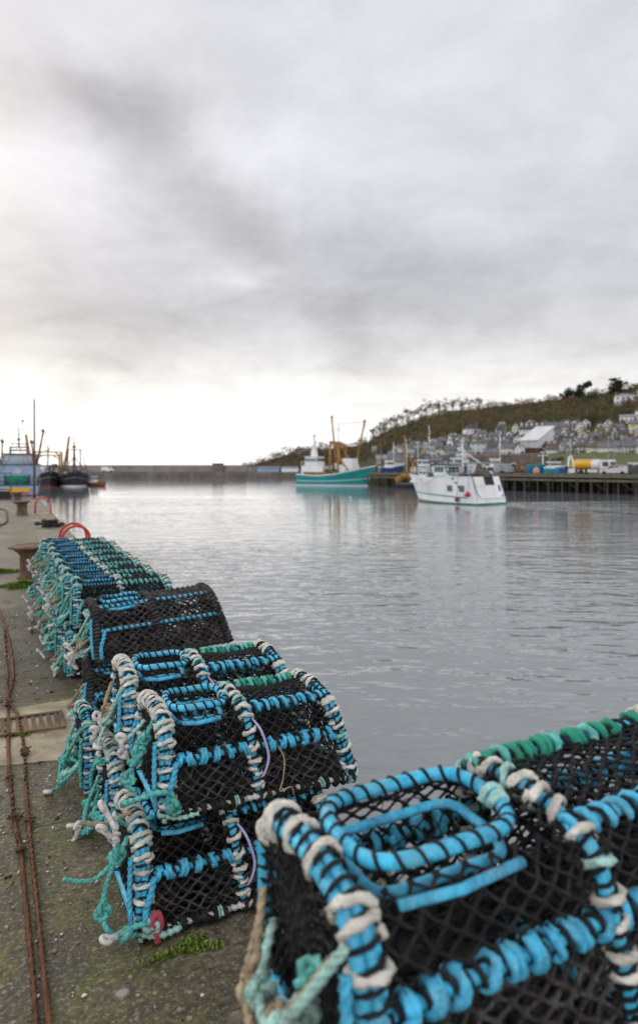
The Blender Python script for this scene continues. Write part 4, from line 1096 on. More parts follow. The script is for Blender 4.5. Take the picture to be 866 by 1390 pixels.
H(606, 615, 608, 7, 12, 'w_white', 'r_slate', 'white house with a tall pointed gable like a spire', 'gable', 0, 1, 1)
H(604, 622, 620, 9, 6, 'w_grey', 'r_slate', 'grey slate house right of the cream gable', 'ridge', 2, 3, 2, 4)
H(621, 639, 619, 10, 6, 'w_stone', 'r_slate', 'grey stone house left of the pale blue house', 'ridge', 2, 3, 2, -4)
H(616, 634, 606, 6, 6, 'w_grey', 'r_slate', 'grey cottage row behind the stone house', 'ridge', 2, 4, 1, 4, 2)
H(583, 598, 608, 6, 6, 'w_white', 'r_light', 'pale roofed cottage below the wood', 'ridge', 2, 3, 1, -8)
H(576, 590, 619, 8, 6, 'w_cream', 'r_light', 'cream cottage left of the cream gable', 'ridge', 1, 3, 2, 6)
H(595, 607, 602, 5, 4, 'w_cream', 'r_brown', 'small cream cottage at the edge of the wood', 'ridge', 1, 2, 1)
H(560, 577, 616, 7, 6, 'w_stone', 'r_slate', 'stone cottage with slate roof behind the tan boat', 'ridge', 2, 3, 1, 5)
H(548, 562, 622, 7, 5, 'w_grey', 'r_light', 'grey cottage with pale roof behind the masts', 'ridge', 1, 3, 1, -5)
H(528, 548, 629, 6, 6, 'w_stone', 'r_slate', 'long stone store with slate roof behind the teal boat', 'ridge', 1, 4, 1, 4)
H(511, 528, 629, 6, 5, 'w_grey', 'r_light', 'grey shed at the left end of the village', 'ridge', 0, 3, 1, 0)
H(534, 546, 614, 4, 4, 'w_cream', 'r_light', 'tiny cream cottage above the stone store', 'ridge', 1, 2, 1)
H(505, 514, 613, 4, 3, 'w_white', 'r_light', 'white hut below the wood at the left', 'ridge', 0, 2, 1)
H(562, 580, 630, 8, 6, 'w_stone', 'r_dark', 'dark roofed stone store near the tan boat', 'ridge', 1, 3, 1)
H(578, 600, 634, 8, 6, 'w_grey', 'r_slate', 'grey harbour store behind the white boat bow', 'ridge', 1, 4, 1)
H(724, 742, 600, 4, 5, 'w_grey', 'r_dark', 'dark roof peeping over the corrugated shed', 'ridge', 1, 3, 1)
H(648, 661, 594, 5, 5, 'w_cream', 'r_slate', 'cream cottage tucked under the wood right of the lone slate house', 'ridge', 1, 3, 1, 5)
H(663, 676, 597, 5, 5, 'w_white', 'r_slate', 'white cottage above the cream house with dormers', 'ridge', 2, 3, 1, -4)
H(699, 712, 616, 8, 6, 'w_white', 'r_slate', 'white cottage between the grey roofed house and the corrugated shed', 'gable', 1, 2, 2, 5)
H(660, 678, 622, 7, 6, 'w_grey', 'r_slate', 'grey house row just above the retaining wall', 'ridge', 2, 4, 1, 3)
H(640, 652, 628, 7, 5, 'w_white', 'r_slate', 'white cottage at the left end of the retaining wall', 'gable', 1, 2, 1, 8)
H(618, 636, 631, 8, 6, 'w_white', 'r_slate', 'white harbour house above the white trawler wheelhouse', 'ridge', 2, 4, 2, -3)
H(602, 617, 631, 7, 6, 'w_cream', 'r_dark', 'cream house with dark roof behind the white trawler mast', 'ridge', 1, 3, 1, 4)
H(586, 600, 613, 6, 6, 'w_blue', 'r_slate', 'small pale blue house with slate roof below the wood edge', 'ridge', 2, 3, 1, 6)
H(570, 584, 609, 5, 5, 'w_white', 'r_slate', 'white cottage high at the left edge of the village', 'gable', 1, 2, 1, 5)
H(556, 568, 608, 4, 5, 'w_cream', 'r_slate', 'cream cottage directly below the bare ridge trees', 'ridge', 1, 3, 1, -5)
H(541, 554, 613, 5, 4, 'w_white', 'r_slate', 'white cottage with slate roof left of the cream ridge cottage', 'ridge', 2, 3, 1, 5)
H(622, 636, 600, 5, 5, 'w_white', 'r_slate', 'white cottage pair just below the lone slate house', 'ridge', 2, 4, 1, 2)
H(727, 741, 612, 6, 6, 'w_stone', 'r_dark', 'stone house with dark roof right of the corrugated shed', 'ridge', 2, 3, 1, 3)
H(800, 812, 597, 5, 5, 'w_stone', 'r_slate', 'stone cottage between the cream gable and the brown gable', 'ridge', 2, 2, 1, -6)
H(814, 828, 604, 5, 6, 'w_grey', 'r_dark', 'grey house with dark roof behind the white terrace', 'ridge', 2, 3, 1, 4)
H(848, 862, 604, 5, 6, 'w_stone', 'r_slate', 'stone house row behind the grey rendered houses', 'ridge', 2, 3, 1, 0)
H(402, 419, 617, 7, 2, 'w_brown', 'r_brown', 'square brown block on the distant headland', 'hip', 0, 5, 2, 0, group='buildings on the headland')
H(418, 431, 617, 4, 2, 'w_grey', 'r_light', 'low pale roofed building right of the brown block', 'ridge', 0, 3, 1, 0, group='buildings on the headland')
# the rest of the village, packed between the houses above
LM = [(649, 612, 'pale blue house'), (716, 606, 'corrugated shed'), (829, 612, 'white terrace'), (679, 604, 'peach coloured house'), (597, 618, 'cream gabled house above the white boat'), (642, 584, 'lone slate house'),
      (834, 592, 'tall brown gabled house'), (790, 582, 'cream gable of the upper row'), (538, 626, 'long stone store'), (571, 626, 'dark roofed stone store'), (776, 612, 'brown stone houses'), (858, 612, 'grey rendered houses'), (868, 583, 'pale yellow house'), (611, 600, 'spire like gable'), (520, 626, 'grey left end shed'), (721, 584, 'dormered upper terrace'), (754, 594, 'long grey roof')]
rv = random.Random(41); seen = set(); made = 0
for _ in range(2600):
    if made >= 36: break
    px = rv.uniform(503, 905); lo_, hi_ = 634 if px < 640 else 618, wood_low(px) + 6
    if hi_ > lo_: continue
    yb = rv.uniform(hi_, lo_); w_ = rv.uniform(9, 16); x0, x1 = px - w_ / 2, px + w_ / 2
    if px > 742 and yb > 612: continue
    if any(x0 < b1 - 1.5 and x1 > b0 + 1.5 and abs(yb - yy) < 4.2 for b0, b1, yy in BOXES) or (700 < px < 748 and 586 < yb < 616): continue
    wl, wn = rv.choice([('w_white', 'white')] * 6 + [('w_cream', 'cream')] * 3 + [('w_grey', 'grey'), ('w_stone', 'stone'), ('w_blue', 'pale blue'), ('w_peach', 'peach')])
    rf, rn = rv.choice([('r_slate', 'slate')] * 4 + [('r_light', 'pale'), ('r_dark', 'dark'), ('r_moss', 'mossy'), ('r_brown', 'brown')])
    L_ = min(LM, key=lambda l: abs(l[0] - px) + 1.5 * abs(l[1] - yb)); dx_, dy_ = px - L_[0], yb - L_[1]
    rel = ('left of' if dx_ < 0 else 'right of') if abs(dx_) > 1.2 * abs(dy_) else ('above' if dy_ < 0 else 'below')
    st_ = rv.choice(['ridge', 'ridge', 'gable']); lab = f'{wn} {"gabled " if st_ == "gable" else ""}cottage with {rn} roof {rel} the {L_[2]}'
    if lab in seen or len(lab.split()) > 16: continue
    seen.add(lab); made += 1
    H(x0, x1, yb, rv.uniform(6, 9), rv.uniform(4.5, 6), wl, rf, lab, st_, rv.choice([0, 1, 1, 2]) if st_ == 'ridge' else rv.choice([0, 1]), 2 if w_ < 12 else 3, rv.choice([1, 2]), rv.uniform(-10, 10), rv.choice([0, 0, 2]) if st_ == 'ridge' else 0)
# the big pale corrugated shed with one sloping roof
pc, d = hill(718, 614); s_ = d / F
t = thing('corrugated_shed', 'big pale corrugated shed with a bright sloping roof on a red brown base', 'shed', pc, -math.atan2(pc.x, pc.y) + R(-24))
W_, D_, h0, h1 = 22 * s_ * 1.15, 12.0, 6 * s_, 15.5 * s_
mb = MB(); mb.prism([(-W_ / 2, h0), (W_ / 2, h0), (W_ / 2, h1), (-W_ / 2, h1)], 0, .4)
mb.add([(W_ / 2, .4, h0), (W_ / 2, D_, h0), (W_ / 2, D_, h1 + 4.5), (W_ / 2, .4, h1)], [(0, 1, 2, 3)]); mb.add([(-W_ / 2, .4, h0), (-W_ / 2, D_, h0), (-W_ / 2, D_, h1 + 4.5), (-W_ / 2, .4, h1)], [(0, 1, 2, 3)])
for k in range(24): mb.box((-W_ / 2 + (k + .5) * W_ / 24, -.03, (h0 + h1) / 2), (.08, .06, h1 - h0))
obj('wall', mb, 'corrug', t)
mb = MB(); mb.add([(-W_ / 2 - .3, -.5, h1 + .05), (W_ / 2 + .3, -.5, h1 + .05), (W_ / 2 + .3, D_ + .4, h1 + 4.9), (-W_ / 2 - .3, D_ + .4, h1 + 4.9), (-W_ / 2 - .3, -.5, h1 + .3), (W_ / 2 + .3, -.5, h1 + .3), (W_ / 2 + .3, D_ + .4, h1 + 5.1), (-W_ / 2 - .3, D_ + .4, h1 + 5.1)], [(0, 1, 2, 3), (7, 6, 5, 4), (0, 1, 5, 4), (1, 2, 6, 5), (2, 3, 7, 6), (3, 0, 4, 7)])
obj('roof', mb, 'corrug', t)
mb = MB(); mb.box((0, D_ / 2 + .3, h0 / 2 - 2), (W_ - .4, D_ - .4, h0 + 4)); obj('base', mb, 'redbrick', t)
# retaining wall and grass bank above the quay road
mb = MB(); pts = [638, 660, 690, 715, 735]
lo = [hill(x, 639)[0] for x in pts]
for a, b_ in zip(lo, lo[1:]):
    dz = 3.7
    mb.add([a + Vector((0, 0, -3)), b_ + Vector((0, 0, -3)), b_ + Vector((0, 0, dz)), a + Vector((0, 0, dz)), a + Vector((0, 2, dz + .2)), b_ + Vector((0, 2, dz + .2))], [(0, 1, 2, 3), (3, 2, 5, 4)])
tag(obj('retaining_wall', mb, 'stone'), 'brown stone retaining wall below the corrugated shed', 'wall')
mb = MB(); pts = [742, 770, 800, 830, 866, 900]; rows = []
for yy in (640, 634, 628, 621, 616.5): rows.append([hill(x, yy)[0] + Vector((0, -.8, .55)) for x in pts])
vs = [p for r_ in rows for p in r_]; k = len(pts)
mb.add(vs, [(j * k + i, j * k + i + 1, (j + 1) * k + i + 1, (j + 1) * k + i) for j in range(4) for i in range(k - 1)], 0, True)
tag(obj('grass_bank', mb, 'lawn'), kind='structure')

# ---------------------------------------------------------------- breakwater
mb = MB(); xL, xR, dB = ray(-40, 272).x, ray(404, 272).x, 272
t = thing('breakwater', 'long dark stone breakwater closing the harbour mouth', 'breakwater', ((xL + xR) / 2, dB, SEA))
wd = xR - xL; zt = EYE - (640.5 - HOR) / F * dB - SEA
mb.box((0, 3, zt / 2 - 2), (wd, 6, zt + 4)); rb = random.Random(8)
for k in range(46): mb.box((-wd / 2 + (k + .5) * wd / 46, -.12, zt / 2 - .3), (rb.uniform(.4, .8), .3, zt - rb.uniform(.8, 2)))
obj('quay_wall', mb, 'breakwater', t)
mb = MB(); z2 = EYE + (HOR - 631.2) / F * dB - SEA
mb.box((-wd * .06, 6.4, (zt + z2) / 2), (wd * .80, 1.2, z2 - zt + .02)); mb.box((wd * .42, 6.4, (zt + z2) / 2 - .4), (wd * .155, 1.2, z2 - zt - .8))
mb.box((-wd * .06, 5.7, zt + .4), (wd * .80, .3, .8))
obj('parapet', mb, 'parapet', t)
mb = MB(); mb.box((ray(294, 272).x - t.location.x, 4, zt + 1.6), (4, 2.6, 3.2)); mb.box((ray(294, 272).x - t.location.x, 4, zt + 3.3), (4.6, 3.2, .25), 1); obj('light_hut', mb, ['breakwater', 'dkgrey'], t)
def shed(px0, px1, yb, hp, mw, mr, lab):
    d = 268; x0, x1 = ray(px0, d).x, ray(px1, d).x; z0 = zt + SEA; h = hp / F * d; w_ = x1 - x0
    s = thing('quay_shed', lab, 'shed', ((x0 + x1) / 2, d + 5, z0), 0, 'sheds on the breakwater')
    mb = MB(); mb.box((0, 2, h * .36), (w_, 4, h * .72)); obj('wall', mb, mw, s)
    mb = MB(); mb.prism([(-w_ / 2 - .3, h * .72), (w_ / 2 + .3, h * .72), (w_ / 2 - .3, h), (-w_ / 2 + .3, h)], -.4, 4.4); obj('roof', mb, mr, s)
shed(347, 378, 641, 8, 'bblue', 'r_light', 'long blue grey shed on the breakwater left of the teal boat')
shed(381, 404, 641, 8, 'bwhite', 'r_light', 'white shed on the breakwater beside the teal boat stern')

# ---------------------------------------------------------------- timber pier
A_, E_ = Vector((52.5, 98.2, 0)), Vector((10.8, 152, 0)); dirp = (E_ - A_); LP = dirp.length; dirp.normalize()
angp = math.atan2(dirp.y, dirp.x)
t = thing('timber_pier', 'long timber pier on rows of weedy piles along the far quay', 'pier', (A_.x, A_.y, SEA), angp)
A0 = -30.0                       # it runs on beyond the right edge of the photo
mb = MB(); top = FLAT - SEA
mb.box(((LP + A0) / 2, -3.6, top - .13), (LP - A0, 7.6, .26)); rp = random.Random(4)
obj('deck', mb, 'timber', t)
mb = MB()
mb.box(((LP + A0) / 2, .33, top - .18), (LP - A0, .26, .42)); mb.box(((LP + A0) / 2, .30, top - .85), (LP - A0, .22, .34))
mb.box(((LP + A0) / 2, .02, top + .12), (LP - A0, .28, .22))
obj('edge_beam', mb, 'timber', t)
x = A0 + .5; n_p = 0
pil = MB(); pil.tube([(0, 0, -3), (.01, 0, 0), (.0, .01, 1.4), (0, 0, 2.9)], [.21, .19, .175, .165], 8)
pme = pil.mesh('pile', [M['pile']])
while x < LP:
    for y_, br in ((.06, 0), (-2.4, 1), (-4.9, 2)):
        if br and rp.random() < .1: continue
        link('pile', pme, t, (x + rp.uniform(-.15, .15), y_, 0), (rp.uniform(-.03, .03), rp.uniform(-.03, .03), rp.uniform(0, 6)), (rp.uniform(.8, 1.25), rp.uniform(.8, 1.2), .92))
    x += rp.uniform(1.9, 2.7)
mb = MB(); mb.box(((LP + A0) / 2, -6.6, top / 2 - 1.4), (LP - A0, .6, top + 2)); obj('back_wall', mb, 'darkwall', t)
b1, b2 = MB(), MB(); b1.tube([(0, .25, .5), (2.2, .22, 1.9)], .07, 6); b2.tube([(0, .52, .3), (0, .52, 2.6)], .10, 6)
b1, b2 = b1.mesh('brace', [M['pile']]), b2.mesh('fender_timber', [M['pile']])
for xx in np.arange(A0 + 1, LP, 4.6): link('brace', b1, t, (xx, 0, 0)); link('fender_timber', b2, t, (xx, 0, 0))
# ---------------------------------------------------------------- boats
def hull(L, B, sheer, rows, rake=1.2, fine=1.9, deck_drop=.7, stern=.88, raket=0.0, deck_mi=0, flare=.9, n=26, tuck=.0, tumble=0.0):
    """rows: list of (height fn or number, material below that height); x runs stern -> bow, z=0 is the waterline"""
    mb = MB(); st = []
    for i in range(n + 1):
        t = i / n; sh = sheer(t)
        hb = B / 2 * min(1, stern + (1 - stern) * min(1, t / .3)); hw = hb * flare
        if t > .5: q = (t - .5) / .5; hb *= max(0, 1 - q ** (fine + .9)); hb = max(hb, .04)
        if t > .38: q = (t - .38) / .62; hw *= max(0, 1 - q ** fine)
        hw = max(min(hw, hb), .02)
        if tuck: hw *= 1 - tuck * max(0, 1 - t / .15)
        zs = [-1.0] + [min(sh, (z(t) if callable(z) else z)) for z, _ in rows]
        line = []
        for z in zs:
            k = max(0, min(1, z / sh)); y = hw + (hb - hw) * (k ** 1.4 if t > .5 else k)
            if z < 0: y *= .6
            y *= 1 - tumble * k * max(0, min(1, (.75 - t) / .3))
            x = L * t + rake * (k ** 1.2) * max(0, (t - .55) / .45) ** 2 - raket * k * max(0, 1 - t / .12)
            line.append((x, y, z))
        st.append(line)
    m_ = len(rows) + 1; vs = []; fs = []; mis = []
    for line in st:
        for s_ in (1, -1): vs += [(x, s_ * y, z) for x, y, z in line]
    idx = lambda i, s_, k: i * 2 * m_ + s_ * m_ + k
    for i in range(n):
        for s_ in (0, 1):
            for k in range(m_ - 1):
                f = (idx(i, s_, k), idx(i + 1, s_, k), idx(i + 1, s_, k + 1), idx(i, s_, k + 1))
                mb_f = f if s_ else f[::-1]
                fs.append(mb_f); mis.append(rows[k][1])
    for k in range(m_ - 1):
        fs.append((idx(0, 0, k), idx(0, 1, k), idx(0, 1, k + 1), idx(0, 0, k + 1))); mis.append(rows[k][1])
    o = len(mb.v); mb.v += vs; mb.f += fs; mb.mi += mis; mb.sm += [True] * (2 * n * (m_ - 1)) + [False] * (m_ - 1)
    dk = MB(); dv = []
    for i in range(n + 1):
        x, y, z = st[i][-1]; x2, y2, z2 = st[i][-2]; f = min(1, deck_drop / max(.05, z - z2)); yy = max(.01, (y + (y2 - y) * f) - .03)
        dv += [(x + (x2 - x) * f, yy, z - deck_drop), (x + (x2 - x) * f, -yy, z - deck_drop)]
    dk.add(dv, [(2 * i, 2 * i + 1, 2 * i + 3, 2 * i + 2) for i in range(n)])
    edge = [[(st[i][-1][0], s_ * st[i][-1][1], st[i][-1][2]) for i in range(n + 1)] for s_ in (1, -1)]
    return mb, dk, edge, st
def boat(name, label, p, heading, **kw):
    return thing(name, label, 'boat', (p.x, p.y, SEA), heading, kw.get('group'))
def rail(parent, pts, h, mat_='grey', r=.03, bars=2, every=1.2, name='railing'):
    mb = MB(); P = resample(pts, every)
    for p in P: mb.tube([p, p + Vector((0, 0, h))], r, 5)
    for k in range(bars): mb.tube([p + Vector((0, 0, h * (k + 1) / bars)) for p in P], r, 5)
    return obj(name, mb, mat_, parent)
def cabin(parent, c, size, mat_='bwhite', taper=(.94, .94), name='wheelhouse', roofm='bwhite', over=.25, win_front=4, win_side=3, wz=.25, wh=.7, glass='glass', front=1):
    mb = MB(); mb.box(c, size, 0, None, taper); o = obj(name, mb, mat_, parent)
    mb = MB(); mb.box((c[0], c[1], c[2] + size[2] / 2 + .07), (size[0] * taper[0] + over * 2, size[1] * taper[1] + over * 2, .14)); obj('cabin_roof', mb, roofm, o)
    mbw = MB(); ky = 1 - (1 - taper[1]) * (.5 + wz / size[2]); kx = 1 - (1 - taper[0]) * (.5 + wz / size[2])
    for end in (1, -1):
        for i in range(win_front):
            w_ = size[1] * .88 / win_front; mbw.box((c[0] + end * size[0] / 2 * kx, c[1] - size[1] * .44 + w_ * (i + .5), c[2] + wz), (.09, w_ * .78, wh))
    for i in range(win_side):
        w_ = size[0] * .86 / win_side
        for s_ in (-1, 1): mbw.box((c[0] - size[0] * .43 + w_ * (i + .5), c[1] + s_ * size[1] / 2 * ky, c[2] + wz), (w_ * .74, .09, wh))
    obj('cabin_windows', mbw, glass, o)
    return o
def mast(parent, base, h, r=.09, mat_='grey', yards=((.6, 1.2), (.8, .8)), name='mast', ants=3):
    mb = MB(); b_ = Vector(base); mb.tube([b_, b_ + Vector((0, 0, h))], [r, r * .5], 7)
    for f, w_ in yards: mb.tube([b_ + Vector((0, -w_, h * f)), b_ + Vector((0, w_, h * f))], r * .4, 5)
    for k in range(ants):
        y = (k - (ants - 1) / 2) * .5; mb.tube([b_ + Vector((0, y, h * .78)), b_ + Vector((0, y, h * (.92 + .05 * k)))], .025, 4)
    mb.box(b_ + Vector((0, 0, h * .66)), (.3, 1.3, .16)); mb.ball(b_ + Vector((0, .35, h * .72)), .2, 0, 8, 6)
    return obj(name, mb, mat_, parent)
def stays(parent, pairs, r=.022, mat_='dkgrey'):
    mb = MB()
    for a, b_ in pairs: mb.tube([a, b_], r, 4)
    return obj('rigging', mb, mat_, parent)
def gantry(parent, x, half, z0, z1, mat_='gantry', beam=.16, brace=True):
    mb = MB()
    for s_ in (-1, 1): mb.tube([(x, s_ * half, z0), (x, s_ * half * .92, z1)], beam, 7)
    mb.box((x, 0, z1), (.4, half * 1.95, .36))
    if brace:
        for s_ in (-1, 1): mb.tube([(x, s_ * half * .9, z1 - 1.1), (x, s_ * half * .45, z1 - .1)], beam * .6, 6)
    return obj('gantry', mb, mat_, parent)
def derrick(parent, a, b_, mat_='gantry', r=.15):
    mb = MB(); a, b_ = Vector(a), Vector(b_); mb.tube([a, a.lerp(b_, .5), b_], [r * .9, r * 1.1, r * .8], 8); o = obj('derrick', mb, mat_, parent)
    mb = MB(); mb.ball(b_, .28, 0, 8, 6); mb.box(b_ + Vector((0, 0, -.5)), (.3, .2, .7)); mb.box(b_ + Vector((.0, .1, .25)), (.42, .35, .35)); obj('block', mb, 'rust', o)
    return o

# --- white stern trawler under way
P0 = ray(640, 76.2); P1 = ray(690, 79.4); ctr = ray(668.5, 77.4)
hd = R(126)
t = boat('stern_trawler', 'white stern trawler with green stripes under way in the middle of the harbour', ctr, hd)
def sh_w(x): return interp(x, [0, .56, .60, .66, .78, .9, 1], [3.35, 3.30, 3.0, 2.55, 2.65, 3.05, 3.55])
rows = [(.0, 1), (.16, 2), (lambda x: .62 + .55 * x, 0), (lambda x: .62 + .55 * x + (.17 if .12 < x < .95 else .001), 2), (lambda x: sh_w(x) * .80, 0), (sh_w, 0)]
rows[0] = (lambda x: .02 + .22 * max(0, x - .35), 1); rows[1] = (lambda x: .17 + .25 * max(0, x - .35), 2)
hm, dk, edge, st_ = hull(11.9, 5.9, sh_w, rows, 1.7, 2.0, .5, .95, -1.0, flare=.98, tumble=.10)
obj('hull', hm, ['bwhite', 'bred', 'bgreen'], t); obj('deck', dk, 'grey', t)
mb = MB()
for e in edge: mb.tube([p for p in e if p[0] < 13.9], .06, 5)
obj('rubbing_rail', mb, 'bwhite', t)
for s_ in (-1, 1):
    mb = MB(); mb.tube([(p[0], s_ * (p[1] - .01), p[2]) for p in st_[0]], .035, 6); obj('corner_trim', mb, 'grey', t)
mb = MB(); mb.box((.18, 0, .78), (.16, 5.45, .10)); mb.box((.02, 0, .13), (.12, 5.40, .16), 1); obj('transom_ledge', mb, ['bwhite', 'bgreen'], t)
# whaleback forward and wheelhouse
mb = MB(); mb.prism([(7.6, 2.2), (12.0, 2.5), (11.4, 3.15), (7.6, 3.05)], -1.75, 1.75); obj('whaleback', mb, 'bwhite', t)
cw = cabin(t, (6.75, .35, 4.0), (1.7, 3.2, 1.55), 'bwhite', (.86, .9), 'wheelhouse', 'bdkblue', .22, 4, 3, .2, .66)
mb = MB(); mb.box((6.5, .35, 3.36), (2.3, 4.4, .14)); obj('green_trim', mb, 'bgreen', cw)
# green hashed flash running down the side (port side faces the camera)
mb = MB(); mb2 = MB()
def side_y(x, z):
    tt = max(0, min(.999, x / 11.9)); i = int(tt * 26); l_ = st_[i]
    return interp(z, [q[2] for q in l_], [q[1] for q in l_]) + .025
fa, fb = Vector((4.9, 0, 4.2)), Vector((1.75, 0, .95))
for k in range(13):
    a, b_ = fa.lerp(fb, k / 13), fa.lerp(fb, (k + 1) / 13); mi = 0 if k % 2 == 0 or k < 3 else 1
    q = []
    for p, dx in ((a, -.20), (a, .20), (b_, .20), (b_, -.20)): q.append((p.x + dx, side_y(p.x + dx, min(p.z, 3.3)), p.z))
    mb.add(q, [(0, 1, 2, 3)], mi)
obj('green_flash', mb, ['bgreen', 'bwhite'], t)
mb = MB(); mb.prism([(4.5, 3.2), (5.3, 3.2), (5.1, 4.35), (4.65, 4.35)], 2.52, 2.60); obj('side_wing', mb, 'bwhite', t)
for x0 in (4.15, 2.35):
    mb = MB(); y_ = side_y(x0, 1.9); mb.prism([(x0 - .42, 1.5), (x0 + .42, 1.5), (x0 + .5, 2.28), (x0 - .34, 2.28)], y_ - .12, y_ + .03, 0); mb.prism([(x0 - .36, 1.57), (x0 + .36, 1.57), (x0 + .43, 2.21), (x0 - .28, 2.21)], y_ + .034, y_ + .05, 1); obj('side_window', mb, ['grey', 'brownglass'], t)
for x_, z_, mm in ((1.25, 1.25, 'buoyred'), (2.75, .62, 'buoybrown')):
    mb = MB(); y_ = side_y(x_, z_) + .3; mb.ball((x_, y_, z_), (.30, .30, .34), 0, 12, 9); mb.tube([(x_, y_, z_ + .3), (x_, y_ - .12, z_ + 1.0), (x_ + .05, y_ - .2, 3.3)], .025, 5, 1); obj('fender', mb, [mm, 'dkgrey'], t)
# transom: hatch, net drum opening, dark vent (transom leans forward going up)
def tz(z): return 1.0 * (z / 3.35)
sl_ = math.atan2(.75, 3.35)
def on_transom(y0, y1, z0, z1, th, name, m_):
    mb = MB(); xa, xb = tz(z0), tz(z1)
    mb.add([(xa - th, y0, z0), (xa - th, y1, z0), (xb - th, y1, z1), (xb - th, y0, z1), (xa + .1, y0, z0), (xa + .1, y1, z0), (xb + .1, y1, z1), (xb + .1, y0, z1)], [(0, 1, 2, 3), (7, 6, 5, 4), (0, 4, 5, 1), (1, 5, 6, 2), (2, 6, 7, 3), (3, 7, 4, 0)])
    return obj(name, mb, m_, t)
on_transom(.65, 2.2, 2.25, 3.2, .07, 'stern_hatch', 'bwhite')
on_transom(-1.25, .45, 2.35, 3.3, .05, 'stern_opening_shade', 'dark')  # dark panel painting the shade inside the net drum opening
on_transom(-2.2, -1.9, 1.6, 2.3, .05, 'vent', 'dark'); on_transom(-2.45, -2.15, .95, 1.1, .05, 'scupper', 'dark')
mb = MB(); mb.tube([(1.35, -1.25, 3.45), (1.35, .42, 3.45)], .45, 14); obj('net_drum', mb, 'olive', t)
mb = MB(); mb.tube([(1.7, 2.6, 4.3), (1.2, 2.6, 3.6), (.85, 2.58, 3.1), (.50, 2.5, 2.0), (.22, 2.35, 1.1), (.17, 2.0, .95)], .05, 6); obj('hose', mb, 'dkgrey', t)
# stern gantry, rails, mast and boom
mb = MB()
for y_ in (-2.35, 2.5):
    mb.tube([(1.3, y_, 3.2), (1.3, y_, 5.0)], .07, 6); mb.tube([(2.8, y_, 3.2), (2.8, y_, 5.0)], .06, 6); mb.tube([(1.3, y_, 5.0), (4.6, y_, 5.0)], .06, 6)
mb.tube([(1.3, -2.35, 5.0), (1.3, 2.5, 5.0)], .09, 7); mb.tube([(2.8, -2.35, 5.0), (2.8, 2.5, 5.0)], .06, 6); obj('stern_gantry', mb, 'grey', t)
rail(t, [(1.2, 2.45, 3.3), (5.0, 2.6, 3.3)], .85, 'grey'); rail(t, [(1.2, -2.45, 3.3), (5.0, -2.6, 3.3)], .85, 'grey')
rail(t, [Vector(p) for p in edge[0] if 8.5 < p[0] < 13.4], .7, 'grey'); rail(t, [Vector(p) for p in edge[1] if 8.5 < p[0] < 13.4], .7, 'grey')
mb = MB(); mb.tube([(4.3, .2, 3.3), (4.4, .2, 7.9)], [.11, .05], 8); mb.tube([(3.4, -.7, 3.3), (4.35, .2, 6.4)], .06, 6); mb.tube([(3.4, 1.1, 3.3), (4.35, .2, 6.4)], .06, 6)
for z_, w_ in ((5.8, 1.1), (6.6, .8), (7.4, .55)): mb.tube([(4.4, .2 - w_, z_), (4.4, .2 + w_, z_)], .04, 5)
mb.box((4.5, .2, 6.1), (.5, 1.4, .18)); mb.ball((4.4, .9, 6.8), .18); mb.box((4.4, .2, 7.8), (.3, .6, .12)); obj('mast', mb, 'bwhite', t)
mb = MB(); mb.tube([(4.2, 0, 6.4), (1.4, -.9, 4.4)], .07, 6); mb.tube([(6.3, .3, 4.9), (4.4, .2, 7.2)], .02, 4); obj('boom', mb, 'bwhite', t)
rb = random.Random(31)
mb = MB()
for k in range(14): mb.ball((rb.uniform(1.6, 4.2), rb.uniform(-2.0, 2.0), 3.55), (rb.uniform(.3, .6), rb.uniform(.3, .6), rb.uniform(.25, .5)), rb.choice([0, 1, 2]), 8, 6, .15, rb)
obj('net_pile', mb, ['dkgrey', 'olive', 'bwhite'], t)
mb = MB(); mb.tube([(4.9, -1.0, 3.3), (4.9, -1.0, 4.7)], .2, 8); mb.box((4.6, .3, 4.5), (1.6, 2.6, .1)); obj('funnel_deck', mb, 'dkgrey', t)

t.scale = (.98, .90, .93)
# --- teal beam trawler
sb = ray(409, 163); hd = R(-28); L_ = 18.6
t = boat('beam_trawler', 'teal and white beam trawler with ochre derricks moored at the pier end', sb, hd)
def sh_t(x): return interp(x, [0, .15, .35, .6, .8, 1], [2.5, 2.35, 2.2, 2.55, 3.3, 4.3])
rows = [(.0, 1), (.2, 1), (lambda x: .2 + .6 * sh_t(x) * .5, 0), (lambda x: .32 + .6 * sh_t(x) * .5, 2), (lambda x: sh_t(x) - .25, 0), (sh_t, 2)]
hm, dk, edge, st_ = hull(L_, 6.2, sh_t, rows, 2.2, 1.7, .8, .85, .0, flare=.9)
obj('hull', hm, ['teal', 'bwhite', 'bwhite'], t); obj('deck', dk, 'grey', t)
mb = MB(); mb.box((4.4, 0, 2.9), (6.2, 4.6, 2.6), 0, None, (.97, .94)); dh = obj('deckhouse', mb, 'bwhite', t)
mb = MB(); mb.box((5.6, -2.42, 2.3), (7.0, .16, 1.1)); obj('ochre_panel', mb, 'tan', t)
cabin(t, (3.9, 0, 5.1), (3.6, 3.9, 1.9), 'bwhite', (.86, .9), 'wheelhouse', 'bwhite', .3, 5, 4, .25, .65)
mb = MB(); mb.prism([(3.0, 6.1), (4.6, 6.1), (4.05, 8.8), (3.5, 8.8)], -.5, .5); mb.tube([(3.75, 0, 8.6), (3.75, 0, 11.2)], [.22, .1], 7); mb.tube([(3.75, -1.1, 9.9), (3.75, 1.1, 9.9)], .08, 5); mb.tube([(3.75, -.6, 10.7), (3.75, .6, 10.7)], .12, 5); mb.box((3.75, 0, 10.5), (.3, 1.7, .25)); mb.ball((3.75, .7, 9.3), .35); obj('signal_mast', mb, ['bwhite'], t)
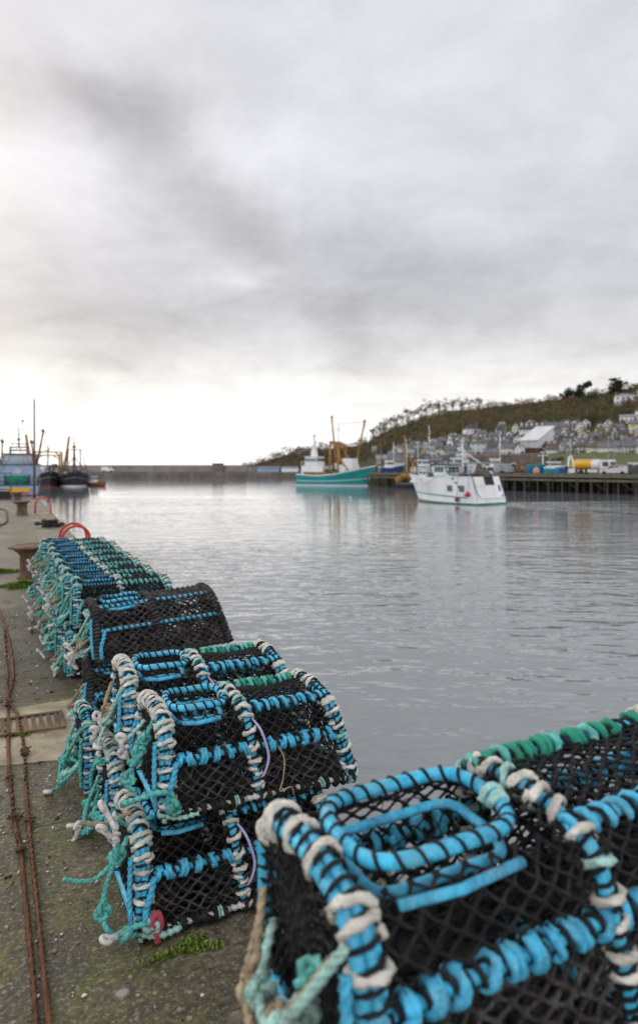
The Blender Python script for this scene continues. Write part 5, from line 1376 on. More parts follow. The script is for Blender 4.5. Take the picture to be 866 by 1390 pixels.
rail(t, [(.4, -2.5, 2.3), (.4, 2.5, 2.3)], 1.0, 'grey', .04); rail(t, [(1.4, -2.3, 4.2), (7.3, -2.3, 4.2)], .9, 'bwhite', .04)
gantry(t, 9.6, 2.5, 1.8, 9.2, 'gantry', .24); gantry(t, 11.6, 2.2, 1.8, 8.6, 'gantry', .2)
mb = MB(); mb.tube([(9.6, 2.2, 9.2), (11.6, 2.0, 8.6)], .16, 6); mb.tube([(9.6, -2.2, 9.2), (11.6, -2.0, 8.6)], .16, 6); mb.tube([(10.6, 0, 8.9), (10.6, 0, 13.2)], [.12, .05], 6); mb.tube([(10.6, -.7, 11.8), (10.6, .7, 11.8)], .06, 5); obj('gantry_top', mb, 'gantry', t)
derrick(t, (9.0, 2.4, 2.0), (7.3, 2.6, 14.6), 'gantry', .24); derrick(t, (14.2, 1.6, 3.0), (17.0, 1.5, 13.4), 'gantry', .24)
mb = MB(); mb.tube([(10.5, -1.4, 8.5), (13.8, -1.6, 2.6)], .13, 6); mb.tube([(10.5, 1.4, 8.5), (15.0, 1.2, 3.0)], .12, 6); mb.tube([(11.6, -2, 6), (14.8, -2.1, 3)], .11, 6); obj('brace', mb, 'gantry', t)
stays(t, [((10.6, 0, 13), (7.3, 2.6, 14.6)), ((10.6, 0, 13), (17.0, 1.5, 13.4)), ((10.6, 0, 12.5), (18.6, 0, 4.2)), ((3.75, 0, 11), (10.6, 0, 12)), ((17.0, 1.5, 13.4), (18.5, 0, 4.4))], .035)
mb = MB(); mb.box((13.8, 0, 4.4), (3.0, 3.2, 2.6), 0, None, (.9, .9)); mb.box((13.0, .4, 3.4), (4.4, 3.6, 2.0)); obj('fore_house', mb, 'bwhite', t)
mb = MB(); rb = random.Random(44)
for k in range(26): mb.box((rb.uniform(7.6, 13), rb.uniform(-2.3, 1.5), rb.uniform(2.2, 4.6)), (rb.uniform(.3, 1.3), rb.uniform(.3, .9), rb.uniform(.3, 1.2)), rb.choice([0, 1, 2, 3]), (0, 0, rb.uniform(0, 1)))
obj('deck_gear', mb, ['dkgrey', 'rust', 'bwhite', 'tan'], t)
mb = MB(); mb.tube([(11.0, -1.8, 2.6), (11.0, 1.8, 2.6)], .6, 12); mb.tube([(8.5, -1.6, 2.3), (8.5, 1.6, 2.3)], .5, 12); obj('winch', mb, 'rustdark', t)

t.scale = (.92, 1, 1.08)
# --- small tan and black trawler by the pier end
bp = ray(540, 140); hd = R(-22)
t = boat('small_trawler', 'small dark trawler with an ochre mast and tan net heap beside the pier', ray(539, 139), hd)
def sh_s(x): return interp(x, [0, .3, .7, 1], [1.5, 1.2, 1.6, 2.5])
hm, dk, edge, st_ = hull(7.6, 3.6, sh_s, [(.0, 1), (.9, 0), (1.0, 2), (sh_s, 0)], 1.0, 1.8, .5)
obj('hull', hm, ['bblack', 'bred', 'grey'], t); obj('deck', dk, 'tan', t)
cabin(t, (5.4, 0, 2.8), (1.7, 2.0, 1.9), 'bwhite', (.9, .9), 'wheelhouse', 'grey', .15, 3, 2, .3, .5)
mb = MB(); rb = random.Random(6)
for k in range(16): mb.ball((rb.uniform(.3, 4.4), rb.uniform(-1.3, 1.3), rb.uniform(1.3, 2.5)), (rb.uniform(.5, .9), .7, rb.uniform(.4, .8)), 0, 9, 7, .2, rb)
obj('net_heap', mb, 'tan', t)
mast(t, (1.6, 0, 1), 9.6, .20, 'gantry', ((.55, 1.2), (.8, .7)), ants=1); gantry(t, 3.6, 1.5, 1.2, 5.2, 'gantry', .14)
mb = MB(); mb.tube([(3.6, -1.2, 5.1), (1.7, 0, 7.5)], .1, 6); mb.tube([(1.7, 0, 2.5), (5.8, -.4, 8.0)], .12, 6); obj('boom', mb, 'gantry', t)
stays(t, [((1.6, 0, 10.2), (7.6, 0, 2.4)), ((1.6, 0, 10.2), (0, 1.4, 1.5)), ((1.6, 0, 9), (5.8, -.4, 8))], .03)

# --- blue grey trawler whose stern shows beyond the quay end
t = boat('blue_trawler', 'blue grey trawler seen from the stern beyond the quay end, green net in its stern', ray(23, 101), R(90) + math.atan2(-(23 - 433), F) * .9)
def sh_b(x): return interp(x, [0, .1, .2, .7, 1], [2.0, 2.0, 2.6, 2.8, 4.2])
hm, dk, edge, st_ = hull(16, 6.1, sh_b, [(.0, 1), (.2, 1), (lambda x: sh_b(x) - .3, 0), (sh_b, 2)], 1.6, 1.8, .7, .95)
obj('hull', hm, ['bblue', 'bred', 'bdkblue'], t); obj('deck', dk, 'grey', t)
mb = MB(); mb.box((5.2, 0, 3.6), (4.2, 6.0, 3.6)); mb.box((5.2, 0, 5.5), (4.5, 6.3, .22), 1); hs = obj('shelter_deck', mb, ['bblue', 'dkgrey'], t)
mb = MB(); n = 20
mb.tube([(3.07, .45 * math.cos(a), 4.3 + .36 * math.sin(a)) for a in np.linspace(0, 2 * PI, n, endpoint=False)], .055, 6, closed=True)
mb.box((3.07, 0, 4.32), (.03, .22, .34)); mb.box((3.07, .0, 4.02), (.034, .62, .1)); obj('round_emblem', mb, 'bwhite', hs)
cw = cabin(t, (6.2, 0, 6.5), (3.0, 4.4, 1.7), 'bblue', (.96, .95), 'wheelhouse', 'dkgrey', .35, 6, 4, .12, .85, 'lightglass')
mb = MB()
for s_ in (-1, 1): mb.prism([(5.2, 7.4), (7.2, 7.4), (6.8, 8.6), (5.6, 8.6)], s_ * 1.2 - .1, s_ * 1.2 + .1)
mb.box((6.2, 0, 8.65), (1.6, 2.6, .2)); mb.box((6.2, 0, 9.3), (1.3, 2.2, .12)); mb.box((6.2, 0, 8.1), (1.4, 2.4, .25)); rail_ = obj('mast_base', mb, 'dkgrey', t)
for y_ in np.linspace(-1.1, 1.1, 5): pass
mb = MB(); mb.tube([(6.2, 0, 8.6), (6.2, 0, 12.4)], [.11, .05], 7)
for z_, w_ in ((10.2, .55), (11.0, .9), (11.8, .75)): mb.tube([(6.2, -w_, z_), (6.2, w_, z_)], .04, 5)
mb.tube([(6.2, .65, 11.8), (6.2, .65, 12.9)], .03, 4); mb.tube([(6.2, -.55, 11.8), (6.2, -.55, 13.4)], .04, 4); mb.ball((6.2, -.55, 13.5), .22, 0, 8, 6); mb.ball((6.2, 0, 10.1), .25)
for y_ in (-1.0, 1.0): mb.tube([(6.2, y_, 8.6), (6.2, y_, 9.9)], .03, 4)
obj('mast', mb, 'dkgrey', t)
derrick(t, (7.5, 2.6, 5.6), (8.5, 3.9, 12.0), 'rustdark', .15); derrick(t, (7.5, -2.6, 5.6), (8.5, -3.5, 11.8), 'rustdark', .15)
derrick(t, (4.5, 2.3, 5.6), (4.6, 2.2, 9.6), 'rustdark', .11); derrick(t, (4.5, -2.2, 5.6), (4.6, -1.9, 9.5), 'rustdark', .11)
mb = MB(); mb.tube([(1.3, -1.7, 2.4), (1.3, 1.7, 2.4)], 1.15, 16); mb.tube([(1.3, -1.75, 2.4), (1.3, -1.6, 2.4)], 1.35, 16, 1); mb.tube([(1.3, 1.6, 2.4), (1.3, 1.75, 2.4)], 1.35, 16, 1); obj('net_drum', mb, ['greennet', 'dkgrey'], t)
mb = MB(); mb.box((-.15, 0, 1.0), (.35, 3.4, .75)); obj('yellow_fender', mb, 'tankyellow', t)
rail(t, [(0, -2.8, 1.9), (0, 2.8, 1.9)], 1.3, 'dkgrey', .05); rail(t, [(0, 2.9, 1.9), (3, 2.95, 1.9)], 1.6, 'dkgrey', .05); rail(t, [(0, -2.9, 1.9), (3, -2.95, 1.9)], 1.6, 'dkgrey', .05)
stays(t, [((6.2, 0, 11.8), (15, 0, 4)), ((6.2, 0, 8.9), (1.0, 2.8, 3.4)), ((6.2, 0, 8.9), (1.0, -2.8, 3.4))], .03); t.scale = (1, 1, .84)

# --- two black trawlers moored bows out
def black_trawler(label, px, d, hdg, L_, B_, yellow):
    t = boat('black_trawler', label, ray(px, d), hdg, group='black trawlers moored side by side')
    sh = lambda x: interp(x, [0, .3, .6, .85, 1], [2.2, 2.0, 2.5, 3.6, 4.6])
    hm, dk, edge, st_ = hull(L_, B_, sh, [(.0, 1), (lambda x: .25 + .35 * max(0, x - .5), 1), (lambda x: sh(x) * .58, 0), (lambda x: sh(x) * .62, 2), (lambda x: sh(x) - .12, 0), (sh, 2)], 1.6, 2.6, .8, .85, flare=.86)
    obj('hull', hm, ['bblack', 'buoybrown' if yellow else 'bwhite', 'grey'], t); obj('deck', dk, 'grey', t); t.scale = (1, 1, .76)
    rail(t, [Vector(p) for p in edge[0] if p[0] > L_ * .55], .8, 'grey', .04); rail(t, [Vector(p) for p in edge[1] if p[0] > L_ * .55], .8, 'grey', .04)
    return t, edge
hdg = R(-90) + math.atan2(433 - 100, F)
t, e = black_trawler('black trawler with an ochre gantry frame, left of its plain black neighbour', 62, 162, hdg + .10, 15, 6.4, True)
cabin(t, (5.0, 0, 4.4), (3.2, 4.2, 2.4), 'bwhite', (.92, .92), 'wheelhouse', 'grey', .2, 4, 3, .4, .7)
gantry(t, 8.5, 3.0, 2.0, 10.0, 'gantry', .26); gantry(t, 7.0, 2.6, 2.0, 9.0, 'gantry', .2)
derrick(t, (8.5, -3.1, 2.0), (8.9, -4.6, 14.6), 'gantry', .34); derrick(t, (8.5, 3.1, 2.0), (8.9, 4.3, 14.2), 'gantry', .30)
mast(t, (6.5, 0, 5.6), 7.5, .14, 'dkgrey'); stays(t, [((6.5, 0, 12.5), (15.5, 0, 4.6)), ((8.9, -4.6, 14.6), (8.5, 0, 10))], .04)
mb = MB(); rb = random.Random(9)
for k in range(12): mb.box((rb.uniform(6.5, 9.5), rb.uniform(-2.2, 2.2), rb.uniform(3, 6.5)), (rb.uniform(.4, 1.2), rb.uniform(.4, 1.0), rb.uniform(.4, 1.3)), rb.choice([0, 1, 2]))
obj('deck_gear', mb, ['dkgrey', 'rust', 'bwhite'], t)
t, e = black_trawler('plain black trawler with a single tall brown mast, bow toward the viewer', 98, 160, hdg + .05, 14, 6.6, False)
cabin(t, (4.2, 0, 4.1), (3.0, 3.6, 2.2), 'bwhite', (.92, .92), 'wheelhouse', 'grey', .2, 4, 3, .35, .65)
mb = MB(); mb.tube([(8.6, 0, 2.4), (8.6, 0, 10.8)], [.34, .24], 8); mb.tube([(8.6, 0, 10.6), (8.6, 0, 14.8)], [.14, .05], 7); mb.tube([(8.6, -1.6, 10.6), (8.6, 1.6, 10.6)], .15, 6); mb.tube([(8.6, -1.1, 12.4), (8.6, 1.1, 12.4)], .08, 5)
for s_ in (-1, 1): mb.tube([(8.6, s_ * 1.5, 2.4), (8.6, s_ * 1.2, 10.5)], .14, 6); mb.tube([(8.6, s_ * 1.4, 6), (8.6, 0, 8.6)], .1, 5)
mb.ball((8.6, 0, 11.4), .45, 0, 8, 6); obj('mast', mb, 'rustdark', t)
stays(t, [((8.6, 0, 12), (15, 0, 4.6)), ((8.6, 1.4, 10.4), (9.5, 3.1, 2.8)), ((8.6, -1.4, 10.4), (9.5, -3.1, 2.8)), ((8.6, -1.4, 10.4), (12, -2.6, 3.4)), ((8.6, 1.4, 10.4), (12, 2.6, 3.4))], .045)
mb = MB(); rb = random.Random(12)
for k in range(10): mb.box((rb.uniform(6, 11), rb.uniform(-2.2, 2.2), rb.uniform(3, 5)), (rb.uniform(.4, 1.2), rb.uniform(.4, 1.0), rb.uniform(.4, 1.2)), rb.choice([0, 1, 2]))
obj('deck_gear', mb, ['dkgrey', 'rust', 'bwhite'], t)
# --- small workboat
t = boat('workboat', 'small low brown workboat with white cabin moored right of the black trawlers', ray(119, 156), R(-18))
hm, dk, edge, st_ = hull(4.6, 2.2, lambda x: interp(x, [0, .5, 1], [.75, .7, 1.15]), [(.0, 0), (.35, 0), (lambda x: interp(x, [0, .5, 1], [.75, .7, 1.15]), 1)], .4, 2, .35)
obj('hull', hm, ['bred', 'tan'], t); obj('deck', dk, 'grey', t)
cabin(t, (1.7, 0, 1.4), (1.3, 1.3, 1.4), 'bwhite', (.9, .9), 'cabin', 'grey', .1, 2, 2, .25, .4)
mb = MB(); mb.tube([(1.0, .4, .6), (1.0, .4, 3.6)], .05, 5); mb.tube([(3.0, 0, .6), (3.0, 0, 2.6)], .04, 5); obj('mast', mb, 'dkgrey', t)

# --- tall pole on the quay end, gear at the far left of the quay end
pz = Q(1.05, 36.2); pz = ray(46.5, 34.6)
mb = MB(); mb.tube([(0, 0, 0), (.01, 0, 2.4), (0, 0, 5.0)], [.06, .05, .032], 10); mb.lathe([(.13, 0), (.13, .02), (.07, .06)], 12, 1)
tag(obj('post', mb, ['rustdark', 'dkgrey'], loc=pz), 'tall thin rusty post standing on the end of the quay', 'post')
t = thing('net_cage', 'grey steel mesh cage on the quay end at the left edge', 'cage', ground(3, 678.5), QA)
mb = MB()
for x in (-.4, .4):
    for y in (-.3, .3): mb.tube([(x, y, 0), (x, y, 1.3)], .025, 5)
for z in (.05, .5, .9, 1.3):
    mb.tube([(-.4, -.3, z), (.4, -.3, z), (.4, .3, z), (-.4, .3, z)], .02, 5, closed=True)
obj('frame', mb, 'dkgrey', t)
mb = MB(); mb.box((0, 0, .22), (.72, .5, .40)); obj('bin', mb, 'dark', t)

# --- boats lying behind the pier
PD = lambda px, off: 128.6 / ((px - 433) / F + .775) + off
def shell(px, yb, d, L_, B_, h, hdg, mats, label, cab=None, mast_h=0, z=SEA):
    p = ray(px, d); t = thing('small_boat', label, 'boat', (p.x, p.y, z), hdg, 'small boats lying behind the pier')
    sh = lambda x: interp(x, [0, .4, 1], [h, h * .9, h * 1.4])
    hm, dk, edge, st_ = hull(L_, B_, sh, [(.0, 0), (lambda x: sh(x) - .25, 0), (sh, 1)], .8, 2, .4)
    obj('hull', hm, mats, t); obj('deck', dk, 'grey', t)
    if cab: cabin(t, (L_ * .42, 0, h + cab[2] / 2 - .3), cab, 'bwhite', (.92, .92), 'cabin', mats[1], .12, 3, 4, .2, cab[2] * .38)
    if mast_h: mast(t, (L_ * .6, 0, h * .6), mast_h, .09, 'bwhite')
    return t
shell(717, 640, PD(717, 5), 3.9, 1.8, .75, R(6), ['brightblue', 'bgreen'], 'bright blue open boat with a green gunwale laid up behind the pier', None, 0, FLAT + 1.0)
shell(740, 645, PD(740, 4.5), 3.5, 1.7, .75, R(5), ['teal', 'bwhite'], 'turquoise and white cabin boat on the quay left of the yellow tanker', (2.0, 1.5, 1.1), 0, FLAT + .6)
shell(603, 646, PD(603, 6), 6.5, 2.8, 1.6, R(12), ['bwhite', 'bgreen'], 'white boat with mast behind the white trawler', (2.2, 2.0, 1.7), 6, FLAT + .2)
shell(655, 645, PD(655, 6), 5.5, 2.4, 1.4, R(-5), ['bblack', 'bwhite'], 'black boat with twin masts left of the parked van', (1.8, 1.8, 1.5), 6.5, FLAT + .2)
shell(846, 645, 112, 5.0, 2.2, .9, R(10), ['teal', 'bwhite'], 'pale boat with white mast at the right behind the silver pickup', (1.6, 1.6, 1.2), 5.0, FLAT + .1)
shell(515, 648, 170, 6.0, 2.6, 1.5, R(10), ['bdkblue', 'bwhite'], 'dark blue boat moored behind the left end of the pier', (2.0, 1.8, 1.6), 6.5, FLAT)
shell(560, 646, 160, 7.0, 2.8, 1.6, R(15), ['bwhite', 'bdkblue'], 'white boat with tall pale mast behind the tan boat', (2.2, 2.0, 1.8), 10, FLAT)
for i, (px, yb, yt, d, r_, mm, lab) in enumerate([(567, 640, 598, 150, .10, 'bwhite', 'tall white mast with crosstrees behind the tan trawler'), (585, 645, 606, 140, .12, 'dkgrey', 'dark leaning boat mast left of the white trawler'), (826, 640, 589, 116, .09, 'grey', 'tall pale lamp post behind the white cab of the tanker'),
        (835, 640, 596, 114, .06, 'grey', 'thinner pale post right of the tall lamp post'), (737, 640, 610, PD(737, 8), .14, 'bwhite', 'thick white mast behind the blue boat'), (806, 640, 612, 120, .05, 'grey', 'short grey post behind the yellow tank'),
        (683, 640, 611, 126, .07, 'dkgrey', 'dark mast behind the stern of the white trawler'), (672, 640, 607, 128, .06, 'grey', 'pale mast left of the dark mast behind the white trawler'), (520, 646, 606, 165, .16, 'timber', 'brown leaning spar behind the bow of the teal trawler'), (511, 646, 608, 166, .16, 'timber', 'left one of two brown spars behind the teal bow'), (552, 646, 601, 158, .09, 'bwhite', 'white post with lamp bar near the tan trawler')]):
    p = ray(px, d, FLAT); h = (yb - yt) / F * d; mb = MB(); lean = (rnd.uniform(-.01, .01) if 'leaning' not in lab and 'spars' not in lab else -.10) * h
    mb.tube([(0, 0, 0), (lean * .5, 0, h * .5), (lean, 0, h)], [r_, r_ * .8, r_ * .5], 7)
    if 'mast' in lab or 'bar' in lab: mb.tube([(lean * .8 - .9, 0, h * .85), (lean * .8 + .9, 0, h * .85)], r_ * .5, 5); mb.box((lean, 0, h), (1.0, .3, .12))
    if 'lamp' in lab: mb.box((lean + .4, 0, h), (.9, .3, .12))
    tag(obj('mast' if 'mast' in lab or 'spar' in lab else 'lamp_post', mb, mm, loc=p), lab, 'mast' if 'mast' in lab or 'spar' in lab else 'post', 'posts and masts along the far quay')
# white A-frame
t = thing('lifting_frame', 'white lifting A frame standing on the pier left of the yellow tanker', 'frame', ray(775, PD(775, 3), FLAT), R(-10))
mb = MB()
for y_ in (-.5, .5): mb.tube([(-.7, y_, 0), (-.25, y_ * .6, 3.1)], .09, 6); mb.tube([(.7, y_, 0), (.1, y_ * .6, 3.1)], .09, 6)
mb.tube([(-.3, -.4, 3.1), (.2, -.4, 3.1)], .1, 6); mb.tube([(-.3, .4, 3.1), (.2, .4, 3.1)], .1, 6); mb.box((0, 0, .7), (1.2, .9, .7)); mb.tube([(-.05, 0, 3.1), (-.1, 0, 6.0)], .05, 5); mb.tube([(-.5, -.45, 1.5), (.45, -.45, 1.5)], .06, 5)
obj('frame', mb, 'bwhite', t)
# --- vehicles
def wheels(t, xs, y, r, w_=.24):
    mb = MB(); mb.lathe([(r * .55, -w_ / 2), (r * .95, -w_ / 2), (r, -w_ * .3), (r, w_ * .3), (r * .95, w_ / 2), (r * .55, w_ / 2)], 18); me = mb.mesh('tyre', [M['tyre']])
    mb = MB(); mb.lathe([(.001, -w_ * .42), (r * .55, -w_ * .42), (r * .55, w_ * .42), (.001, w_ * .42)], 14); mr = mb.mesh('rim', [M['grey']])
    for x in xs:
        for s_ in (-1, 1):
            w = bpy.data.objects.new('wheel', None); COL.objects.link(w); w.parent = t; w.location = (x, s_ * y, r); w.rotation_euler = (R(90), 0, 0)
            link('tyre', me, w); link('rim', mr, w)
# tanker lorry, cab to the right
t = thing('tanker_lorry', 'yellow tank lorry with a white and yellow cab on the pier', 'lorry', ray(806, PD(806, 4.5), FLAT + .01), R(-50)); t.scale = (.9, .9, .9)
mb = MB(); mb.box((-.6, 0, .85), (6.6, 1.0, .3)); obj('chassis', mb, 'dkgrey', t)
prof = [(1.18 * math.cos(a) * (1.0), 1.85 + .92 * math.sin(a)) for a in np.linspace(0, 2 * PI, 20, endpoint=False)]
mb = MB(); k = len(prof); xs_ = [-3.9, -3.75, .0, .02, 1.3, 1.45]; sc = [.8, 1, 1, 1, 1, .85]
vs = [(x, y * q, 1.85 + (z - 1.85) * q) for x, q in zip(xs_, sc) for y, z in prof]
mb.add(vs, [(i * k + j, i * k + (j + 1) % k, (i + 1) * k + (j + 1) % k, (i + 1) * k + j) for i in range(2) for j in range(k)] + [tuple(range(k))], 0, True)
mb.add(vs, [(i * k + j, i * k + (j + 1) % k, (i + 1) * k + (j + 1) % k, (i + 1) * k + j) for i in (2, 3, 4) for j in range(k)] + [tuple(5 * k + j for j in range(k))], 1, True)
tk = obj('tank', mb, ['tankyellow', 'carwhite'], t)
mb = MB(); mb.tube([(-3.5, -.35, 2.85), (1.1, -.35, 2.85)], .04, 5); mb.tube([(-3.5, .35, 2.85), (1.1, .35, 2.85)], .04, 5); mb.box((-1.2, 0, 2.83), (3.6, .5, .1)); obj('walkway', mb, 'carwhite', tk)
mb = MB(); mb.box((-2.0, -1.05, .72), (1.6, .12, .5)); mb.box((0.3, -1.05, .75), (1.9, .12, .55)); mb.box((-2.0, 1.05, .72), (1.6, .12, .5)); mb.box((.3, 1.05, .75), (1.9, .12, .55)); obj('side_guard', mb, 'carwhite', t)
mb = MB(); mb.prism([(1.75, .55), (3.7, .55), (3.75, 1.35), (3.6, 2.5), (3.3, 2.75), (1.75, 2.75)], -1.2, 1.2, 0); cab_ = obj('cab', mb, 'carwhite', t)
mb = MB(); mb.prism([(1.8, .56), (3.72, .56), (3.765, 1.3), (1.8, 1.3)], -1.215, 1.215, 0); obj('yellow_skirt', mb, 'tankyellow', cab_)
mb = MB(); mb.add([(3.765, -1.05, 1.5), (3.765, 1.05, 1.5), (3.625, 1.05, 2.45), (3.625, -1.05, 2.45)], [(0, 1, 2, 3)])
for s_ in (-1, 1): mb.add([(2.3, s_ * 1.222, 1.55), (3.45, s_ * 1.222, 1.55), (3.35, s_ * 1.222, 2.4), (2.3, s_ * 1.222, 2.4)], [(0, 1, 2, 3)])
obj('windscreen', mb, 'glass', cab_)
wheels(t, (-3.0, -1.9, 2.6), 1.05, .5)
def car(label, p, rz, prof, glass_side, body_m, w_=1.8, wx=(-1.4, 1.4), name='parked_car', cat='car'):
    t = thing(name, label, cat, p, rz)
    n = len(prof); mb = MB(); b0 = [x for x in prof]
    vs = []
    for y, in_ in ((-w_ / 2, 1), (w_ / 2, 1)):
        for x, z in prof: vs.append((x, y * (1.0 if z < 1.0 else .86), z))
    fs = [tuple(range(n)), tuple(range(2 * n - 1, n - 1, -1))] + [((i + 1) % n, i, n + i, n + (i + 1) % n) for i in range(n)]
    mb.add(vs, fs); b_ = obj('body', mb, body_m, t)
    mb = MB()
    for q in glass_side:
        for s_ in (-1, 1):
            vs = [(x, s_ * (w_ / 2 * (1.0 if z < 1.0 else .86) + .012), z) for x, z in q]
            mb.add(vs, [tuple(range(len(q)))])
    obj('side_windows', mb, 'glass', b_)
    wheels(t, wx, w_ / 2 - .1, .36, .22)
    mb = MB(); xf = max(x for x, z in prof); mb.box((xf - .02, -w_ * .36, .78), (.08, .32, .16)); h1 = obj('headlight', mb, 'lightglass', t); mb = MB(); mb.box((xf - .02, w_ * .36, .78), (.08, .32, .16)); obj('headlight', mb, 'lightglass', t)
    return t
car('silver pickup with canopy parked at the pier edge in front of the tanker cab', ray(832, PD(832, 3), FLAT + .01), R(160), [(-2.4, .38), (2.3, .38), (2.38, .8), (2.25, 1.0), (1.2, 1.12), (.55, 1.68), (-1.0, 1.74), (-2.3, 1.68), (-2.42, 1.05)],
    [[(.98, 1.14), (.48, 1.58), (-.05, 1.6), (-.05, 1.14)], [(-.15, 1.14), (-.15, 1.6), (-.9, 1.62), (-.9, 1.14)], [(-1.1, 1.14), (-1.1, 1.6), (-2.2, 1.56), (-2.25, 1.14)]], 'silver', 1.8, (-1.5, 1.5), 'pickup_truck', 'pickup').scale = (.88, .88, .92)
car('dark estate car parked right of the silver pickup, behind it', ray(850, PD(850, 5.5), FLAT + .01), R(176), [(-2.1, .35), (2.1, .35), (2.15, .75), (1.2, 1.0), (.5, 1.48), (-1.9, 1.5), (-2.15, .95)],
    [[(1.0, 1.02), (.45, 1.4), (-.3, 1.42), (-.3, 1.02)], [(-.4, 1.02), (-.4, 1.42), (-1.8, 1.4), (-1.95, 1.02)]], 'cardark', 1.75, (-1.3, 1.3))
car('grey van parked behind the stern of the white trawler', ray(689, PD(689, 4), FLAT + .01), R(10), [(-2.4, .4), (2.3, .4), (2.4, .9), (1.6, 1.2), (1.1, 1.95), (-2.3, 2.0), (-2.4, 1.0)],
    [[(1.45, 1.22), (1.02, 1.8), (.4, 1.82), (.4, 1.22)]], 'grey', 1.9, (-1.5, 1.5), 'parked_van', 'van')
car('small white van standing on the breakwater', Vector((ray(146, 274).x, 274.5, zt + SEA + .01)), R(4), [(-2.4, .4), (2.3, .4), (2.4, .9), (1.6, 1.2), (1.1, 1.95), (-2.3, 2.0), (-2.4, 1.0)],
    [[(1.45, 1.22), (1.02, 1.8), (.4, 1.82), (.4, 1.22)]], 'carwhite', 1.9, (-1.5, 1.5), 'parked_van', 'van')
# salmon coloured buoy and stacked gear on the pier
mb = MB(); mb.lathe([(.02, -.7), (.28, -.6), (.52, -.28), (.56, .08), (.46, .4), (.24, .58), (.08, .65), (.08, .82), (.03, .84)], 18)
tag(obj('buoy', mb, 'salmon', loc=ray(728, PD(728, 1.6), FLAT + .58), rot=(0, 0, 1)), 'big salmon pink buoy on the pier below the blue boat', 'buoy')
rb = random.Random(77)
for i, (px, d, mm, lab) in enumerate([(760, PD(760, 2.2), 'brightblue', 'blue fish box stack on the pier left of the A frame'), (703, PD(703, 3.2), 'rustdark', 'rusty brown box stack on the pier left of the blue boat'), (676, PD(676, 3), 'dkgrey', 'dark gear pile box near the grey van'), (866, PD(866, 2.5), 'dkgrey', 'dark crate stack at the right end of the pier'), (858, PD(858, 9), 'rust', 'orange and brown crate stack behind the dark car')]):
    t = thing('fish_boxes', lab, 'boxes', ray(px, d, FLAT + .01), rb.uniform(-.4, .4), 'fish box stacks on the pier')
    for k in range(3):
        mb = MB(); z = k * .42
        mb.box((0, 0, z + .02), (1.3, .8, .04)); mb.box((0, -.39, z + .21), (1.3, .03, .34)); mb.box((0, .39, z + .21), (1.3, .03, .34)); mb.box((-.64, 0, z + .21), (.03, .74, .34)); mb.box((.64, 0, z + .21), (.03, .74, .34)); mb.box((0, 0, z + .38), (1.36, .86, .04))
        obj('box', mb, mm, t)
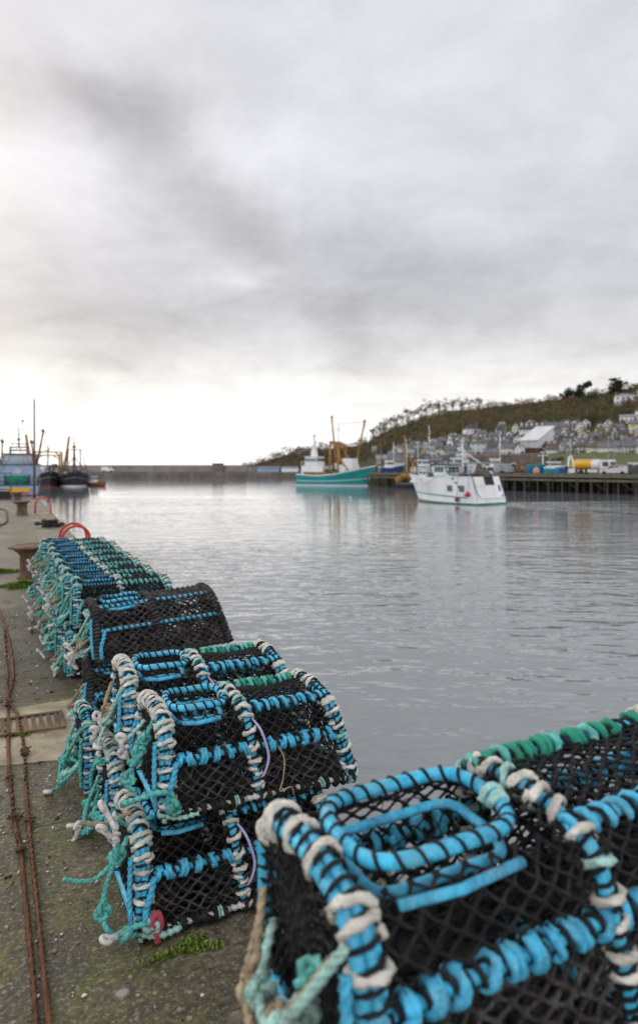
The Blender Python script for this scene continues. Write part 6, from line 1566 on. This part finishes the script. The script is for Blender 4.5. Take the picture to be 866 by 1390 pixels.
# --- people on the far quay
def person(label, p, rz, cloth, legs):
    rg = MB()
    J = {'pel': (0, 0, .95, .15), 'chest': (0, 0, 1.30, .17), 'neck': (0, 0, 1.48, .06), 'head': (0, .01, 1.62, .105), 'crown': (0, 0, 1.72, .08),
         'hl': (-.10, 0, .88, .10), 'kl': (-.12, .05, .48, .07), 'al': (-.12, -.02, .08, .05), 'fl': (-.13, .14, .03, .04),
         'hr': (.10, 0, .88, .10), 'kr': (.12, -.02, .48, .07), 'ar': (.13, -.10, .08, .05), 'fr': (.14, .06, .03, .04),
         'sl': (-.19, 0, 1.40, .07), 'el': (-.27, -.03, 1.14, .05), 'wl': (-.25, .10, .90, .04), 'nl': (-.24, .14, .82, .045),
         'sr': (.19, 0, 1.40, .07), 'er': (.27, -.02, 1.14, .05), 'wr': (.27, .08, .90, .04), 'nr': (.26, .11, .82, .045)}
    E = [('pel', 'chest'), ('chest', 'neck'), ('neck', 'head'), ('head', 'crown'), ('pel', 'hl'), ('hl', 'kl'), ('kl', 'al'), ('al', 'fl'), ('pel', 'hr'), ('hr', 'kr'), ('kr', 'ar'), ('ar', 'fr'), ('chest', 'sl'), ('sl', 'el'), ('el', 'wl'), ('wl', 'nl'), ('chest', 'sr'), ('sr', 'er'), ('er', 'wr'), ('wr', 'nr')]
    ks = list(J); me = bpy.data.meshes.new('person'); me.from_pydata([J[k][:3] for k in ks], [(ks.index(a), ks.index(b_)) for a, b_ in E], [])
    o = link('person', me, None, p, (0, 0, rz)); o.modifiers.new('skin', 'SKIN'); o.modifiers.new('sub', 'SUBSURF').levels = 1
    me.skin_vertices.new() if not me.skin_vertices else None
    for i, k in enumerate(ks): me.skin_vertices[0].data[i].radius = (J[k][3], J[k][3])
    me.skin_vertices[0].data[0].use_root = True
    bpy.context.view_layer.update()
    dg = bpy.context.evaluated_depsgraph_get(); me2 = bpy.data.meshes.new_from_object(o.evaluated_get(dg)); o.modifiers.clear(); o.data = me2; me2.name = 'person'
    for m_ in ('skin', cloth, legs): me2.materials.append(M[m_])
    for f in me2.polygons:
        z, x = f.center.z, abs(f.center.x)
        f.material_index = 0 if z > 1.49 or (z < .88 and x > .20) else 1 if z > .86 else 2; f.use_smooth = True
    mb = MB(); mb.ball((0, -.005, 1.70), (.112, .118, .085), 0, 12, 8); obj('hair', mb, 'dark', o)
    return tag(o, label, 'person')
person('person in dark clothes standing on the pier beside the white A frame', ray(769, PD(769, 1.8), FLAT + .01), R(150), 'navycloth', 'navycloth')
person('person in orange oilskins standing on the quay right of the grey van', ray(709, PD(709, 2.0), FLAT + .01), R(200), 'orangecloth', 'navycloth')
# gull on the water
t = thing('gull', 'small gull floating on the water below the teal trawler', 'gull', (ground(476, 676, SEA).x, ground(476, 676, SEA).y, SEA), R(170))
mb = MB(); mb.ball((0, 0, .07), (.24, .10, .10), 0, 12, 8); mb.ball((.20, 0, .22), (.07, .055, .06), 0, 10, 7); mb.tube([(.13, 0, .10), (.19, 0, .21)], [.06, .045], 8); mb.tube([(.25, 0, .215), (.34, 0, .20)], [.018, .006], 6, 1); mb.tube([(-.18, 0, .10), (-.36, 0, .13)], [.06, .015], 6, 2)
obj('body', mb, ['gull', 'tankyellow', 'dkgrey'], t)
